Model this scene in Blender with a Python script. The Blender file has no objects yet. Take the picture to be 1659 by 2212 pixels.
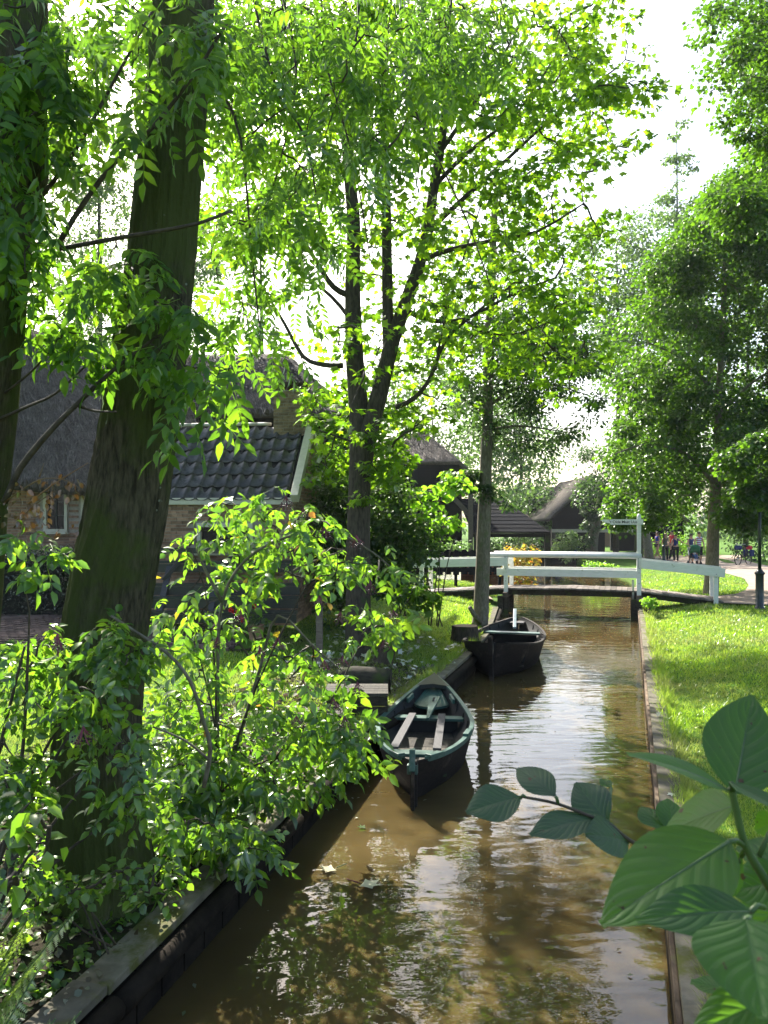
import bpy, math, random
import numpy as np
from mathutils import Vector, Matrix
# ------------------------------------------------------------------ camera, sky, sun, exposure
S = bpy.context.scene
COL = S.collection
F, CX, HY, HC = 1750.0, 829.5, 1128.0, 2.7          # focal length and horizon in units of a 1659 px wide frame; eye height over the water
cam = bpy.data.objects.new('camera', bpy.data.cameras.new('camera')); COL.objects.link(cam)
cam.location = (0, 0, HC); cam.rotation_euler = (math.radians(90), 0, 0)
cam.data.sensor_fit = 'VERTICAL'; cam.data.sensor_height = 36; cam.data.sensor_width = 27
cam.data.lens = F/2212*36; cam.data.shift_y = (HY-1106)/2212
cam.data.dof.use_dof = True; cam.data.dof.focus_distance = 11; cam.data.dof.aperture_fstop = 13
cam.data.clip_start = 0.05; cam.data.clip_end = 3000
S.camera = cam
SUN_AZ, SUN_EL = -23.0, 39.0                         # degrees left of the viewing direction, above the horizon
W = bpy.data.worlds.new('World'); S.world = W; W.use_nodes = True
nt = W.node_tree; bg = nt.nodes['Background']
sky = nt.nodes.new('ShaderNodeTexSky'); sky.sky_type = 'NISHITA'; sky.sun_disc = False
sky.sun_elevation = math.radians(SUN_EL); sky.sun_rotation = math.radians(SUN_AZ)
sky.air_density = 1.0; sky.dust_density = 3.5; sky.ozone_density = 1.0
bg.inputs['Strength'].default_value = 0.12
nt.links.new(sky.outputs[0], bg.inputs[0])
sd = bpy.data.lights.new('sun', 'SUN'); sd.energy = 5.0; sd.angle = math.radians(0.6); sd.color = (1.0, 0.94, 0.84)
sun = bpy.data.objects.new('sun', sd); COL.objects.link(sun)
_a, _e = math.radians(SUN_AZ), math.radians(SUN_EL)
SUN = Vector((math.sin(_a)*math.cos(_e), math.cos(_a)*math.cos(_e), math.sin(_e)))
sun.rotation_euler = SUN.to_track_quat('Z', 'Y').to_euler()
S.view_settings.view_transform = 'Standard'; S.view_settings.look = 'None'; S.view_settings.gamma = 1
S.view_settings.use_curve_mapping = False; S.view_settings.exposure = 1.72
cy = S.cycles
cy.max_bounces = 8; cy.diffuse_bounces = 3; cy.glossy_bounces = 3; cy.transmission_bounces = 5; cy.transparent_max_bounces = 6
cy.sample_clamp_indirect = 6; cy.caustics_reflective = False; cy.caustics_refractive = False
random.seed(7)
def RNG(k): return np.random.default_rng(k)
def at(px, py, Y): return Vector(((px-CX)/F*Y, Y, HC-(py-HY)/F*Y))
def onz(px, py, z): Y = (HC-z)*F/(py-HY); return Vector(((px-CX)/F*Y, Y, z))
# ------------------------------------------------------------------ materials
def N(t, k, **kw):
    n = t.nodes.new(k)
    for a, v in kw.items(): setattr(n, a, v)
    return n
def ramp(t, fac, stops):
    r = N(t, 'ShaderNodeValToRGB'); e = r.color_ramp.elements
    while len(e) < len(stops): e.new(0.5)
    for i, (p, c) in enumerate(stops): e[i].position = p; e[i].color = (*c, 1)
    t.links.new(fac, r.inputs[0]); return r.outputs[0]
def coords(t, stretch):
    g = N(t, 'ShaderNodeNewGeometry'); m = N(t, 'ShaderNodeVectorMath', operation='MULTIPLY')
    m.inputs[1].default_value = stretch; t.links.new(g.outputs['Position'], m.inputs[0]); return m.outputs[0]
def noise(t, vec, scale, detail=4, rough=.6):
    n = N(t, 'ShaderNodeTexNoise'); n.inputs['Scale'].default_value = scale; n.inputs['Detail'].default_value = detail
    n.inputs['Roughness'].default_value = rough; t.links.new(vec, n.inputs['Vector']); return n.outputs['Fac']
def mixc(t, fac, a, b):
    m = N(t, 'ShaderNodeMix', data_type='RGBA')
    for s, v in ((m.inputs[0], fac), (m.inputs[6], a), (m.inputs[7], b)):
        if hasattr(v, 'links'): t.links.new(v, s)
        elif isinstance(v, (int, float)): s.default_value = v
        else: s.default_value = (*v, 1)
    return m.outputs[2]
def mat(name, c1, c2=None, scale=6, stretch=(1,1,1), rough=.8, bump=.3, bscale=None, bdist=.01, spec=.3, moss=None, mossamt=.5, mscale=3, rnd=None, metal=0, lo=.35, hi=.65, lichen=None):
    m = bpy.data.materials.new(name); m.use_nodes = True; t = m.node_tree; b = t.nodes['Principled BSDF']
    c2 = c2 or tuple(x*.6 for x in c1); v = coords(t, stretch)
    f = noise(t, v, scale); col = ramp(t, f, [(lo, c1), (hi, c2)])
    if rnd:
        if rnd == 'object': o = N(t, 'ShaderNodeObjectInfo').outputs['Random']
        else: o = N(t, 'ShaderNodeNewGeometry').outputs['Random Per Island']
        mm = N(t, 'ShaderNodeMapRange'); mm.inputs[3].default_value = .62; mm.inputs[4].default_value = 1.35; t.links.new(o, mm.inputs[0])
        vm = N(t, 'ShaderNodeVectorMath', operation='SCALE'); t.links.new(col, vm.inputs[0]); t.links.new(mm.outputs[0], vm.inputs[3]); col = vm.outputs[0]
    if moss:
        f2 = noise(t, coords(t, (1,1,1)), mscale, 5, .65); r2 = ramp(t, f2, [(.62-mossamt*.3, (0,0,0)), (.74-mossamt*.3, (1,1,1))])
        col = mixc(t, r2, col, moss)
    if lichen: col = mixc(t, ramp(t, noise(t, coords(t, (1,1,1)), 13, 2, .5), [(.735, (0,0,0)), (.76, (1,1,1))]), col, lichen)
    t.links.new(col, b.inputs['Base Color']); b.inputs['Roughness'].default_value = rough
    b.inputs['Specular IOR Level'].default_value = spec; b.inputs['Metallic'].default_value = metal
    if bump:
        bn = N(t, 'ShaderNodeBump'); bn.inputs['Strength'].default_value = bump; bn.inputs['Distance'].default_value = bdist
        t.links.new(noise(t, v, bscale or scale*2, 5, .65), bn.inputs['Height']); t.links.new(bn.outputs[0], b.inputs['Normal'])
    return m
def leafmat(name, cols, tr=(.32,.5,.03), tw=.45, gl=.07, rough=.38, veins=0, dry=None):
    """A thin leaf: diffuse reflection, light let through, a waxy sheen; colour varies from leaf to leaf."""
    m = bpy.data.materials.new(name); m.use_nodes = True; t = m.node_tree
    for n in list(t.nodes):
        if n.type != 'OUTPUT_MATERIAL': t.nodes.remove(n)
    out = [n for n in t.nodes if n.type == 'OUTPUT_MATERIAL'][0]
    g = N(t, 'ShaderNodeNewGeometry'); oi = N(t, 'ShaderNodeObjectInfo')
    add = N(t, 'ShaderNodeMath', operation='ADD'); t.links.new(g.outputs['Random Per Island'], add.inputs[0]); t.links.new(oi.outputs['Random'], add.inputs[1])
    fr = N(t, 'ShaderNodeMath', operation='FRACT'); t.links.new(add.outputs[0], fr.inputs[0])
    k = len(cols); col = ramp(t, fr.outputs[0], [((i+.5)/k, c) for i, c in enumerate(cols)])
    trs = [tuple(min(1, tr[j]*(c[j]/max(1e-4, cols[k//2][j]))**.7) for j in range(3)) for c in cols]
    tc = ramp(t, fr.outputs[0], [((i+.5)/k, c) for i, c in enumerate(trs)])
    if dry: q = ramp(t, noise(t, coords(t, (1,1,1)), .9, 4, .6), [(.42,(0,0,0)),(.66,(.8,.8,.8))]); col = mixc(t, q, col, dry); tc = mixc(t, q, tc, tuple(x*2.6 for x in dry))
    d = N(t, 'ShaderNodeBsdfDiffuse'); tl = N(t, 'ShaderNodeBsdfTranslucent'); gs = N(t, 'ShaderNodeBsdfGlossy'); gs.inputs['Roughness'].default_value = rough
    gs.inputs['Color'].default_value = (.92,1,.85,1)
    if veins:
        uv = N(t, 'ShaderNodeUVMap'); sx = N(t, 'ShaderNodeSeparateXYZ'); t.links.new(uv.outputs[0], sx.inputs[0])
        ab = N(t, 'ShaderNodeMath', operation='ABSOLUTE'); t.links.new(sx.outputs[0], ab.inputs[0])
        # side veins climb towards the tip: phase = v*n - |u|*k
        a1 = N(t, 'ShaderNodeMath', operation='MULTIPLY_ADD'); t.links.new(sx.outputs[1], a1.inputs[0]); a1.inputs[1].default_value = veins
        a2 = N(t, 'ShaderNodeMath', operation='MULTIPLY'); t.links.new(ab.outputs[0], a2.inputs[0]); a2.inputs[1].default_value = -veins*.38; t.links.new(a2.outputs[0], a1.inputs[2])
        f1 = N(t, 'ShaderNodeMath', operation='PINGPONG'); t.links.new(a1.outputs[0], f1.inputs[0]); f1.inputs[1].default_value = .5
        mn = N(t, 'ShaderNodeMath', operation='MULTIPLY'); t.links.new(ab.outputs[0], mn.inputs[0]); mn.inputs[1].default_value = 2.2
        mi = N(t, 'ShaderNodeMath', operation='MINIMUM'); t.links.new(f1.outputs[0], mi.inputs[0]); t.links.new(mn.outputs[0], mi.inputs[1])
        vr = ramp(t, mi.outputs[0], [(.008, (1,1,1)), (.05, (0,0,0))])
        hr = ramp(t, mi.outputs[0], [(0, (0,0,0)), (.3, (1,1,1))])
        col = mixc(t, vr, col, (.035,.085,.022)); tc = mixc(t, vr, tc, tuple(min(1, x*1.15+.03) for x in tr))
        fn = noise(t, coords(t, (1,1,1)), 22, 6, .7); col = mixc(t, ramp(t, fn, [(.40,(0,0,0)),(.68,(.85,.85,.85))]), col, tuple(x*.6+.02 for x in cols[0]))
        sp = ramp(t, noise(t, coords(t, (1,1,1)), 70, 2, .5), [(.70,(0,0,0)),(.73,(1,1,1))]); col = mixc(t, sp, col, (.075,.042,.016)); tc = mixc(t, sp, tc, (.06,.03,.01))
        bn = N(t, 'ShaderNodeBump'); bn.inputs['Strength'].default_value = .4; bn.inputs['Distance'].default_value = .0012; t.links.new(hr, bn.inputs['Height'])
        for s in (d, tl, gs): t.links.new(bn.outputs[0], s.inputs['Normal'])
    t.links.new(col, d.inputs[0]); t.links.new(tc, tl.inputs[0])
    m1 = N(t, 'ShaderNodeMixShader'); m1.inputs[0].default_value = tw; t.links.new(d.outputs[0], m1.inputs[1]); t.links.new(tl.outputs[0], m1.inputs[2])
    fz = N(t, 'ShaderNodeFresnel'); fz.inputs[0].default_value = 1.42
    fa = N(t, 'ShaderNodeMath', operation='MULTIPLY_ADD'); t.links.new(fz.outputs[0], fa.inputs[0]); fa.inputs[1].default_value = .10; fa.inputs[2].default_value = gl
    m2 = N(t, 'ShaderNodeMixShader'); t.links.new(fa.outputs[0], m2.inputs[0]); t.links.new(m1.outputs[0], m2.inputs[1]); t.links.new(gs.outputs[0], m2.inputs[2])
    t.links.new(m2.outputs[0], out.inputs[0]); return m
M = dict(
 bark_ash = mat('bark_ash', (.115,.102,.064), (.036,.032,.021), 9, (5,5,.9), .9, 1.0, 12, .03, .1, lo=.36, hi=.64, moss=(.070,.088,.026), mossamt=.75, mscale=1.6, lichen=(.20,.23,.17)),
 bark_maple = mat('bark_maple', (.085,.072,.055), (.04,.034,.026), 10, (3,3,.8), .9, .7, 22, .012, .1, moss=(.05,.065,.03), mossamt=.1, mscale=4),
 bark_pale = mat('bark_pale', (.21,.19,.145), (.11,.095,.07), 9, (3,3,1), .9, .6, 22, .012, .1, moss=(.12,.13,.07), mossamt=.3, mscale=5),
 twig = mat('twig', (.075,.062,.042), (.035,.028,.02), 20, rough=.8, bump=.2),
 leaf_ash = leafmat('leaf_ash', [(.010,.034,.008),(.016,.050,.010),(.024,.068,.011),(.034,.082,.012)], (.24,.50,.022), .5, .02),
 leaf_maple = leafmat('leaf_maple', [(.013,.040,.007),(.022,.058,.008),(.034,.078,.008),(.044,.092,.009)], (.31,.57,.015), .56, .015),
 leaf_oak = leafmat('leaf_oak', [(.007,.022,.009),(.011,.031,.012),(.018,.042,.014)], (.10,.22,.035), .36, .03),  # dark bluish as if unlit: the shade is put into the leaf colour
 leaf_linden = leafmat('leaf_linden', [(.007,.025,.006),(.012,.038,.008),(.018,.050,.008)], (.15,.35,.014), .42, .03),
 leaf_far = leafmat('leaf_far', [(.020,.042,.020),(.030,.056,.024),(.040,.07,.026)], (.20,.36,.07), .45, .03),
 leaf_elder = leafmat('leaf_elder', [(.012,.042,.011),(.018,.054,.012),(.028,.078,.014),(.040,.10,.016),(.050,.105,.016)], (.25,.51,.026), .52, .05, .3),
 leaf_dark = leafmat('leaf_dark', [(.010,.028,.010),(.016,.042,.013),(.024,.058,.016)], (.14,.30,.02), .35, .03),
 leaf_bright = leafmat('leaf_bright', [(.022,.07,.014),(.034,.095,.014)], (.34,.66,.03), .58, .02),
 leaf_autumn = leafmat('leaf_autumn', [(.05,.08,.015),(.08,.09,.015),(.03,.07,.015),(.12,.06,.02)], (.34,.40,.03), .5, .05),
 leaf_box = leafmat('leaf_box', [(.010,.03,.012),(.016,.045,.014)], (.06,.14,.02), .15, .10, .25),
 leaf_hyd = leafmat('leaf_hyd', [(.010,.036,.011),(.016,.052,.012),(.022,.062,.012)], (.20,.50,.018), .40, .025, .48, veins=7),
 leaf_hazel = leafmat('leaf_hazel', [(.012,.038,.016),(.018,.048,.02)], (.10,.24,.04), .3, .04, .55, veins=8),
 leaf_dry = leafmat('leaf_dry', [(.12,.055,.018),(.2,.09,.025),(.09,.045,.02)], (.10,.045,.01), .2, .08, .3),
 leaf_pale = leafmat('leaf_pale', [(.58,.58,.50),(.44,.45,.34),(.34,.30,.20)], (.3,.3,.2), .2, .12, .3),  # pale leaves, lightened further to stand in for sky reflected on them
 litter = leafmat('litter', [(.05,.035,.02),(.14,.13,.09),(.03,.05,.02),(.20,.20,.15)], (.1,.1,.05), .15, .04, .4),
 fern = leafmat('fern', [(.05,.11,.03),(.07,.14,.035)], (.3,.45,.05), .4, .08, .3),
 grass = leafmat('grass', [(.065,.14,.016),(.09,.18,.020),(.11,.195,.024),(.15,.20,.04)], (.42,.66,.035), .48, .02, .4, dry=(.13,.135,.045)),
 turf = mat('turf', (.05,.125,.012), (.085,.16,.018), 8, rough=.95, bump=.5, bscale=60, bdist=.01, spec=.1),
 soil = mat('soil', (.035,.028,.018), (.018,.016,.010), 5, rough=.95, bump=.8, bscale=25, bdist=.02, spec=.1, moss=(.03,.05,.012), mossamt=.35, mscale=4),
 path = mat('path', (.36,.29,.235), (.27,.215,.17), 3, rough=.95, bump=.5, bscale=50, bdist=.005, spec=.1),
 paver = mat('paver', (.12,.085,.07), (.08,.06,.052), 4, rough=.9, bump=.4, bscale=60, bdist=.004, spec=.2, rnd='island'),
 brick = mat('brick', (.33,.21,.145), (.22,.135,.09), 14, rough=.92, bump=.5, bscale=70, bdist=.003, spec=.15, rnd='object'),
 brick_s = mat('brick_s', (.33,.21,.145), (.22,.135,.09), 14, rough=.92, bump=.5, bscale=70, bdist=.003, spec=.15, rnd='island'),
 brick_y = mat('brick_y', (.29,.215,.13), (.18,.13,.07), 14, rough=.92, bump=.5, bscale=70, bdist=.003, spec=.15, rnd='object'),
 mortar = mat('mortar', (.34,.31,.26), (.25,.225,.19), 20, rough=.95, bump=.3, bscale=80, bdist=.003),
 tile = mat('tile', (.062,.060,.056), (.038,.037,.035), 10, rough=.36, bump=.3, bscale=60, bdist=.002, spec=.38, moss=(.02,.021,.016), mossamt=.42, mscale=7, rnd='object'),
 thatch = mat('thatch', (.155,.135,.115), (.085,.074,.064), 3, (6,6,6), .95, 1, 10, .04, .1, moss=(.10,.105,.05), mossamt=.12, mscale=.8),
 straw = mat('straw', (.16,.142,.12), (.07,.062,.053), 4, rough=.8, bump=0, spec=.12, rnd='island'),
 cream = mat('cream', (.52,.50,.40), (.44,.42,.33), 9, rough=.55, bump=.1, bscale=60, bdist=.002, spec=.4),
 white = mat('white', (.84,.85,.80), (.74,.76,.70), 5, (1,1,4), .5, .15, 50, .002, .4, moss=(.45,.47,.36), mossamt=.03, mscale=6),
 pipe = mat('pipe', (.72,.73,.72), (.62,.63,.62), 5, rough=.38, bump=.05, spec=.5),
 black = mat('black', (.008,.0095,.013), (.005,.006,.008), 12, (1,1,6), .9, .25, 50, .003, .04, rnd='object'),
 blackpaint = mat('blackpaint', (.012,.016,.016), (.008,.011,.011), 12, rough=.4, bump=.15, bscale=50, bdist=.002, spec=.5),
 lampiron = mat('lampiron', (.014,.026,.024), (.010,.018,.017), 12, rough=.35, bump=.08, spec=.5),
 oldwood = mat('oldwood', (.15,.125,.10), (.075,.062,.05), 7, (1.5,1.5,8), .9, .5, 25, .004, .15, rnd='object'),
 deck = mat('deck', (.24,.205,.18), (.14,.12,.105), 12, rough=.85, bump=.4, bscale=40, bdist=.004, spec=.25, rnd='object'),
 pile = mat('pile', (.05,.044,.032), (.022,.02,.015), 7, (2,2,6), .9, .5, 25, .005, .15, moss=(.04,.06,.014), mossamt=.3, mscale=4),
 quaycap = mat('quaycap', (.155,.14,.105), (.085,.078,.055), 6, rough=.92, bump=.4, bscale=50, bdist=.004, spec=.15, moss=(.08,.085,.022), mossamt=.33, mscale=3.5, rnd='object'),
 quaybeam = mat('quaybeam', (.024,.019,.014), (.011,.009,.007), 6, rough=.95, bump=.6, bscale=30, bdist=.008, spec=.08),
 quayred = mat('quayred', (.17,.125,.085), (.08,.055,.04), 8, (2,.6,8), .85, .5, 30, .004, .2, moss=(.13,.12,.05), mossamt=.2, rnd='object'),
 tar = mat('tar', (.024,.019,.016), (.012,.010,.009), 8, (2,2,5), .7, .3, 35, .003, .15, moss=(.075,.06,.048), mossamt=.12, mscale=3),
 tarin = mat('tarin', (.022,.024,.025), (.012,.013,.014), 8, rough=.6, bump=.2, bscale=30, bdist=.003, spec=.3),
 floorboard = mat('floorboard', (.07,.062,.048), (.035,.032,.026), 9, (5,1,1), .8, .3, 40, .003, .2, moss=(.05,.07,.03), mossamt=.12, mscale=5, rnd='object'),
 boatgreen = mat('boatgreen', (.040,.105,.082), (.028,.072,.058), 9, rough=.42, bump=.2, bscale=60, bdist=.002, spec=.5, moss=(.10,.14,.12), mossamt=.1, mscale=8),
 greyplank = mat('greyplank', (.06,.057,.06), (.04,.038,.04), 9, (6,1,1), .7, .2, 40, .002, .3),
 palepaint = mat('palepaint', (.42,.50,.52), (.3,.37,.39), 9, rough=.4, bump=.1, spec=.5),
 glass = mat('glass', (.012,.014,.017), (.008,.009,.01), 3, rough=.06, bump=0, spec=.6),
 dark = mat('dark', (.012,.011,.010), (.008,.007,.007), 5, rough=.9, bump=.2),
 endgrain = mat('endgrain', (.20,.155,.105), (.11,.085,.06), 16, rough=.9, bump=.3, bscale=40, bdist=.004),
 stumpside = mat('stumpside', (.085,.068,.048), (.04,.032,.024), 8, (3,3,1), .95, .8, 20, .012, .1, moss=(.04,.05,.015), mossamt=.25),
 berry = mat('berry', (.035,.010,.022), (.015,.005,.010), 30, rough=.3, bump=0, spec=.5),
 berrystalk = mat('berrystalk', (.24,.055,.085), (.15,.04,.06), 30, rough=.5, bump=0),
 redflower = mat('redflower', (.55,.012,.012), (.4,.008,.01), 30, rough=.6, bump=0),
 greenstem = mat('greenstem', (.06,.11,.03), (.04,.08,.02), 20, rough=.5, bump=.1, spec=.4),
 ink = mat('ink', (.03,.03,.03), (.025,.025,.025), 5, rough=.7, bump=0),
 skin = mat('skin', (.50,.29,.20), (.45,.25,.17), 9, rough=.6, bump=0),
 hairbrown = mat('hairbrown', (.06,.03,.018), (.035,.018,.012), 30, rough=.5, bump=.2),
 hairblack = mat('hairblack', (.015,.012,.011), (.010,.008,.008), 30, rough=.5, bump=.2),
 hairfair = mat('hairfair', (.28,.19,.10), (.2,.13,.07), 30, rough=.5, bump=.2),
 blue = mat('blue', (.02,.05,.42), (.015,.04,.32), 8, rough=.8, bump=.1),
 navy = mat('navy', (.014,.025,.13), (.01,.018,.09), 8, rough=.8, bump=.1),
 red = mat('red', (.62,.02,.05), (.5,.015,.04), 8, rough=.8, bump=.1),
 blackcloth = mat('blackcloth', (.012,.012,.016), (.018,.018,.022), 8, rough=.85, bump=.1),
 teal = mat('teal', (.05,.12,.12), (.16,.10,.05), 12, rough=.85, bump=.1),
 lilac = mat('lilac', (.09,.09,.20), (.06,.06,.15), 8, rough=.8, bump=.1),
 whitecloth = mat('whitecloth', (.72,.73,.78), (.62,.63,.68), 8, rough=.8, bump=.1),
 denim = mat('denim', (.05,.12,.30), (.04,.09,.22), 8, rough=.85, bump=.1),
 strollergreen = mat('strollergreen', (.02,.14,.06), (.015,.10,.045), 8, rough=.7, bump=.1),
 rubber = mat('rubber', (.012,.012,.012), (.018,.018,.018), 8, rough=.8, bump=0),
 steel = mat('steel', (.45,.46,.47), (.36,.37,.38), 8, rough=.3, bump=0, metal=.9),
 tarp_blue = mat('tarp_blue', (.02,.06,.22), (.014,.04,.16), 3, rough=.45, bump=.5, bscale=5, bdist=.05),
 hull_orange = mat('hull_orange', (.30,.08,.02), (.2,.05,.014), 4, rough=.4, bump=.1),
 lampglass = mat('lampglass', (.55,.58,.55), (.5,.52,.5), 4, rough=.2, bump=0, spec=.5),
)
def stripes():
    m = bpy.data.materials.new('stripecloth'); m.use_nodes = True; t = m.node_tree; b = t.nodes['Principled BSDF']
    g = N(t, 'ShaderNodeNewGeometry'); s = N(t, 'ShaderNodeSeparateXYZ'); t.links.new(g.outputs['Position'], s.inputs[0])
    w = N(t, 'ShaderNodeMath', operation='MULTIPLY'); w.inputs[1].default_value = 9; t.links.new(s.outputs[2], w.inputs[0])
    f = N(t, 'ShaderNodeMath', operation='FRACT'); t.links.new(w.outputs[0], f.inputs[0])
    t.links.new(ramp(t, f.outputs[0], [(.45,(.6,.62,.75)),(.5,(.28,.08,.16))]), b.inputs['Base Color']); b.inputs['Roughness'].default_value = .85
    return m
M['stripecloth'] = stripes()
def watermat():
    """Turbid brown canal water: light scatters in the silt under a rippled clear surface."""
    m = bpy.data.materials.new('water'); m.use_nodes = True; t = m.node_tree; b = t.nodes['Principled BSDF']
    v = coords(t, (1,1,1))
    c = ramp(t, noise(t, v, .7, 3, .5), [(.35,(.058,.042,.015)),(.65,(.088,.064,.025))])
    t.links.new(c, b.inputs['Base Color']); b.inputs['Roughness'].default_value = .0; b.inputs['IOR'].default_value = 1.38
    b.inputs['Specular IOR Level'].default_value = .5
    b.inputs['Subsurface Weight'].default_value = .55; b.inputs['Subsurface Radius'].default_value = (1.0,.6,.25); b.inputs['Subsurface Scale'].default_value = .25
    v1 = coords(t, (.6,1.4,1)); n1 = noise(t, v1, 2.2, 2, .4); n2 = noise(t, coords(t, (1,1.4,1)), 9, 2, .5)
    ds = N(t, 'ShaderNodeTexWave', wave_type='RINGS'); ds.inputs['Scale'].default_value = 1.6; ds.inputs['Distortion'].default_value = 9; ds.inputs['Detail'].default_value = 1; ds.inputs['Detail Scale'].default_value = 1.2
    t.links.new(coords(t, (1,1,1)), ds.inputs['Vector'])
    a = N(t, 'ShaderNodeMath', operation='MULTIPLY_ADD'); t.links.new(n2, a.inputs[0]); a.inputs[1].default_value = .10; t.links.new(n1, a.inputs[2])
    a2 = N(t, 'ShaderNodeMath', operation='MULTIPLY_ADD'); t.links.new(ds.outputs['Fac'], a2.inputs[0]); a2.inputs[1].default_value = .07; t.links.new(a.outputs[0], a2.inputs[2])
    bn = N(t, 'ShaderNodeBump'); bn.inputs['Strength'].default_value = 1; bn.inputs['Distance'].default_value = .009
    t.links.new(a2.outputs[0], bn.inputs['Height']); t.links.new(bn.outputs[0], b.inputs['Normal']); return m
M['water'] = watermat()
# ------------------------------------------------------------------ building helpers
def wloc(o):
    v = Vector((0,0,0))
    while o is not None: v += o.location; o = o.parent
    return v
def link(name, data, m=None, parent=None):
    o = bpy.data.objects.new(name, data); COL.objects.link(o)
    if parent is not None: o.parent = parent; o.location = -wloc(parent)
    if m is not None and not data.materials: data.materials.append(M[m] if isinstance(m, str) else m)
    return o
def tag(o, label=None, cat=None, group=None, kind=None):
    for k, v in (('label', label), ('category', cat), ('group', group), ('kind', kind)):
        if v: o[k] = v
    return o
def thing(name, loc, label, cat, group=None):
    o = bpy.data.objects.new(name, None); COL.objects.link(o); o.location = loc; o.empty_display_size = .2
    return tag(o, label, cat, group)
def piece(name, data, mtx, m, parent):
    """One of many alike pieces: an object of its own that shares its mesh."""
    if not data.materials: data.materials.append(M[m] if isinstance(m, str) else m)
    o = bpy.data.objects.new(name, data); COL.objects.link(o); o.parent = parent
    o.matrix_local = Matrix.Translation(-wloc(parent)) @ mtx; return o
class MB:
    def __init__(s): s.v = []; s.f = []
    def add(s, vs, fs):
        k = len(s.v); s.v += [tuple(p) for p in vs]; s.f += [tuple(i+k for i in f) for f in fs]; return s
    def box(s, c, size, ax=None):
        c = Vector(c); X, Y, Z = ax if ax else (Vector((1,0,0)), Vector((0,1,0)), Vector((0,0,1))); a, b, d = [q/2 for q in size]
        vs = [c+X*i*a+Y*j*b+Z*k*d for i in (-1,1) for j in (-1,1) for k in (-1,1)]
        return s.add(vs, [(0,1,3,2),(4,6,7,5),(0,4,5,1),(2,3,7,6),(0,2,6,4),(1,5,7,3)])
    def beam(s, p, q, w, h, up=(0,0,1)):
        p, q = Vector(p), Vector(q); z = (q-p); L = z.length; z = z/L; x = z.cross(Vector(up)); x = x.normalized() if x.length > 1e-5 else Vector((1,0,0)); y = x.cross(z)
        return s.box((p+q)/2, (L, w, h), (z, x, y))
    def tube(s, pts, rad, n=8, cap=True, wob=0, rng=None):
        pts = [Vector(p) for p in pts]; rad = rad if hasattr(rad, '__len__') else [rad]*len(pts); k0 = len(s.v); ref = None
        for i, p in enumerate(pts):
            d = (pts[min(i+1, len(pts)-1)]-pts[max(i-1, 0)]).normalized()
            if ref is None: ref = d.orthogonal().normalized()
            x = (ref-d*ref.dot(d)).normalized(); y = d.cross(x); ref = x
            for j in range(n):
                a = 2*math.pi*j/n; r = rad[i]*(1+(wob*(rng.random()-.5) if wob else 0)); s.v.append(tuple(p+x*math.cos(a)*r+y*math.sin(a)*r))
        for i in range(len(pts)-1):
            for j in range(n):
                a, b = k0+i*n+j, k0+i*n+(j+1) % n; s.f.append((a, b, b+n, a+n))
        if cap: s.f.append(tuple(k0+j for j in reversed(range(n)))); s.f.append(tuple(k0+(len(pts)-1)*n+j for j in range(n)))
        return s
    def ball(s, c, r, nu=8, nv=6, ax=None):
        c = Vector(c); r = r if hasattr(r, '__len__') else (r, r, r); k = len(s.v)
        for i in range(1, nv):
            for j in range(nu):
                t, a = math.pi*i/nv, 2*math.pi*j/nu; s.v.append((c.x+r[0]*math.sin(t)*math.cos(a), c.y+r[1]*math.sin(t)*math.sin(a), c.z+r[2]*math.cos(t)))
        s.v += [(c.x, c.y, c.z+r[2]), (c.x, c.y, c.z-r[2])]; top, bot = len(s.v)-2, len(s.v)-1
        for j in range(nu):
            j2 = (j+1) % nu; s.f += [(top, k+j, k+j2), (bot, k+(nv-2)*nu+j2, k+(nv-2)*nu+j)]
            for i in range(nv-2): s.f.append((k+i*nu+j, k+(i+1)*nu+j, k+(i+1)*nu+j2, k+i*nu+j2))
        return s
    def lathe(s, c, prof, n=12):
        c = Vector(c); k = len(s.v)
        for r, z in prof:
            for j in range(n): s.v.append((c.x+r*math.cos(2*math.pi*j/n), c.y+r*math.sin(2*math.pi*j/n), c.z+z))
        for i in range(len(prof)-1):
            for j in range(n):
                a, b = k+i*n+j, k+i*n+(j+1) % n; s.f.append((a, b, b+n, a+n))
        s.f.append(tuple(k+j for j in reversed(range(n)))); s.f.append(tuple(k+(len(prof)-1)*n+j for j in range(n))); return s
    def mesh(s, name, smooth=False):
        me = bpy.data.meshes.new(name); me.from_pydata(s.v, [], s.f); me.validate()
        if smooth: me.shade_smooth()
        return me
    def build(s, name, m, parent=None, smooth=False, bevel=0):
        o = link(name, s.mesh(name, smooth), m, parent)
        if bevel: b = o.modifiers.new('bevel', 'BEVEL'); b.width = bevel; b.segments = 2; b.limit_method = 'ANGLE'
        return o
def npmesh(name, V, T):
    """Fast mesh from numpy arrays: vertices (n,3), triangles (m,3)."""
    me = bpy.data.meshes.new(name); V = np.ascontiguousarray(V, np.float32); T = np.ascontiguousarray(T, np.int32)
    me.vertices.add(len(V)); me.vertices.foreach_set('co', V.ravel())
    me.loops.add(T.size); me.loops.foreach_set('vertex_index', T.ravel())
    me.polygons.add(len(T)); me.polygons.foreach_set('loop_start', np.arange(0, T.size, 3, dtype=np.int32))
    me.update(calc_edges=True); return me
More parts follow.
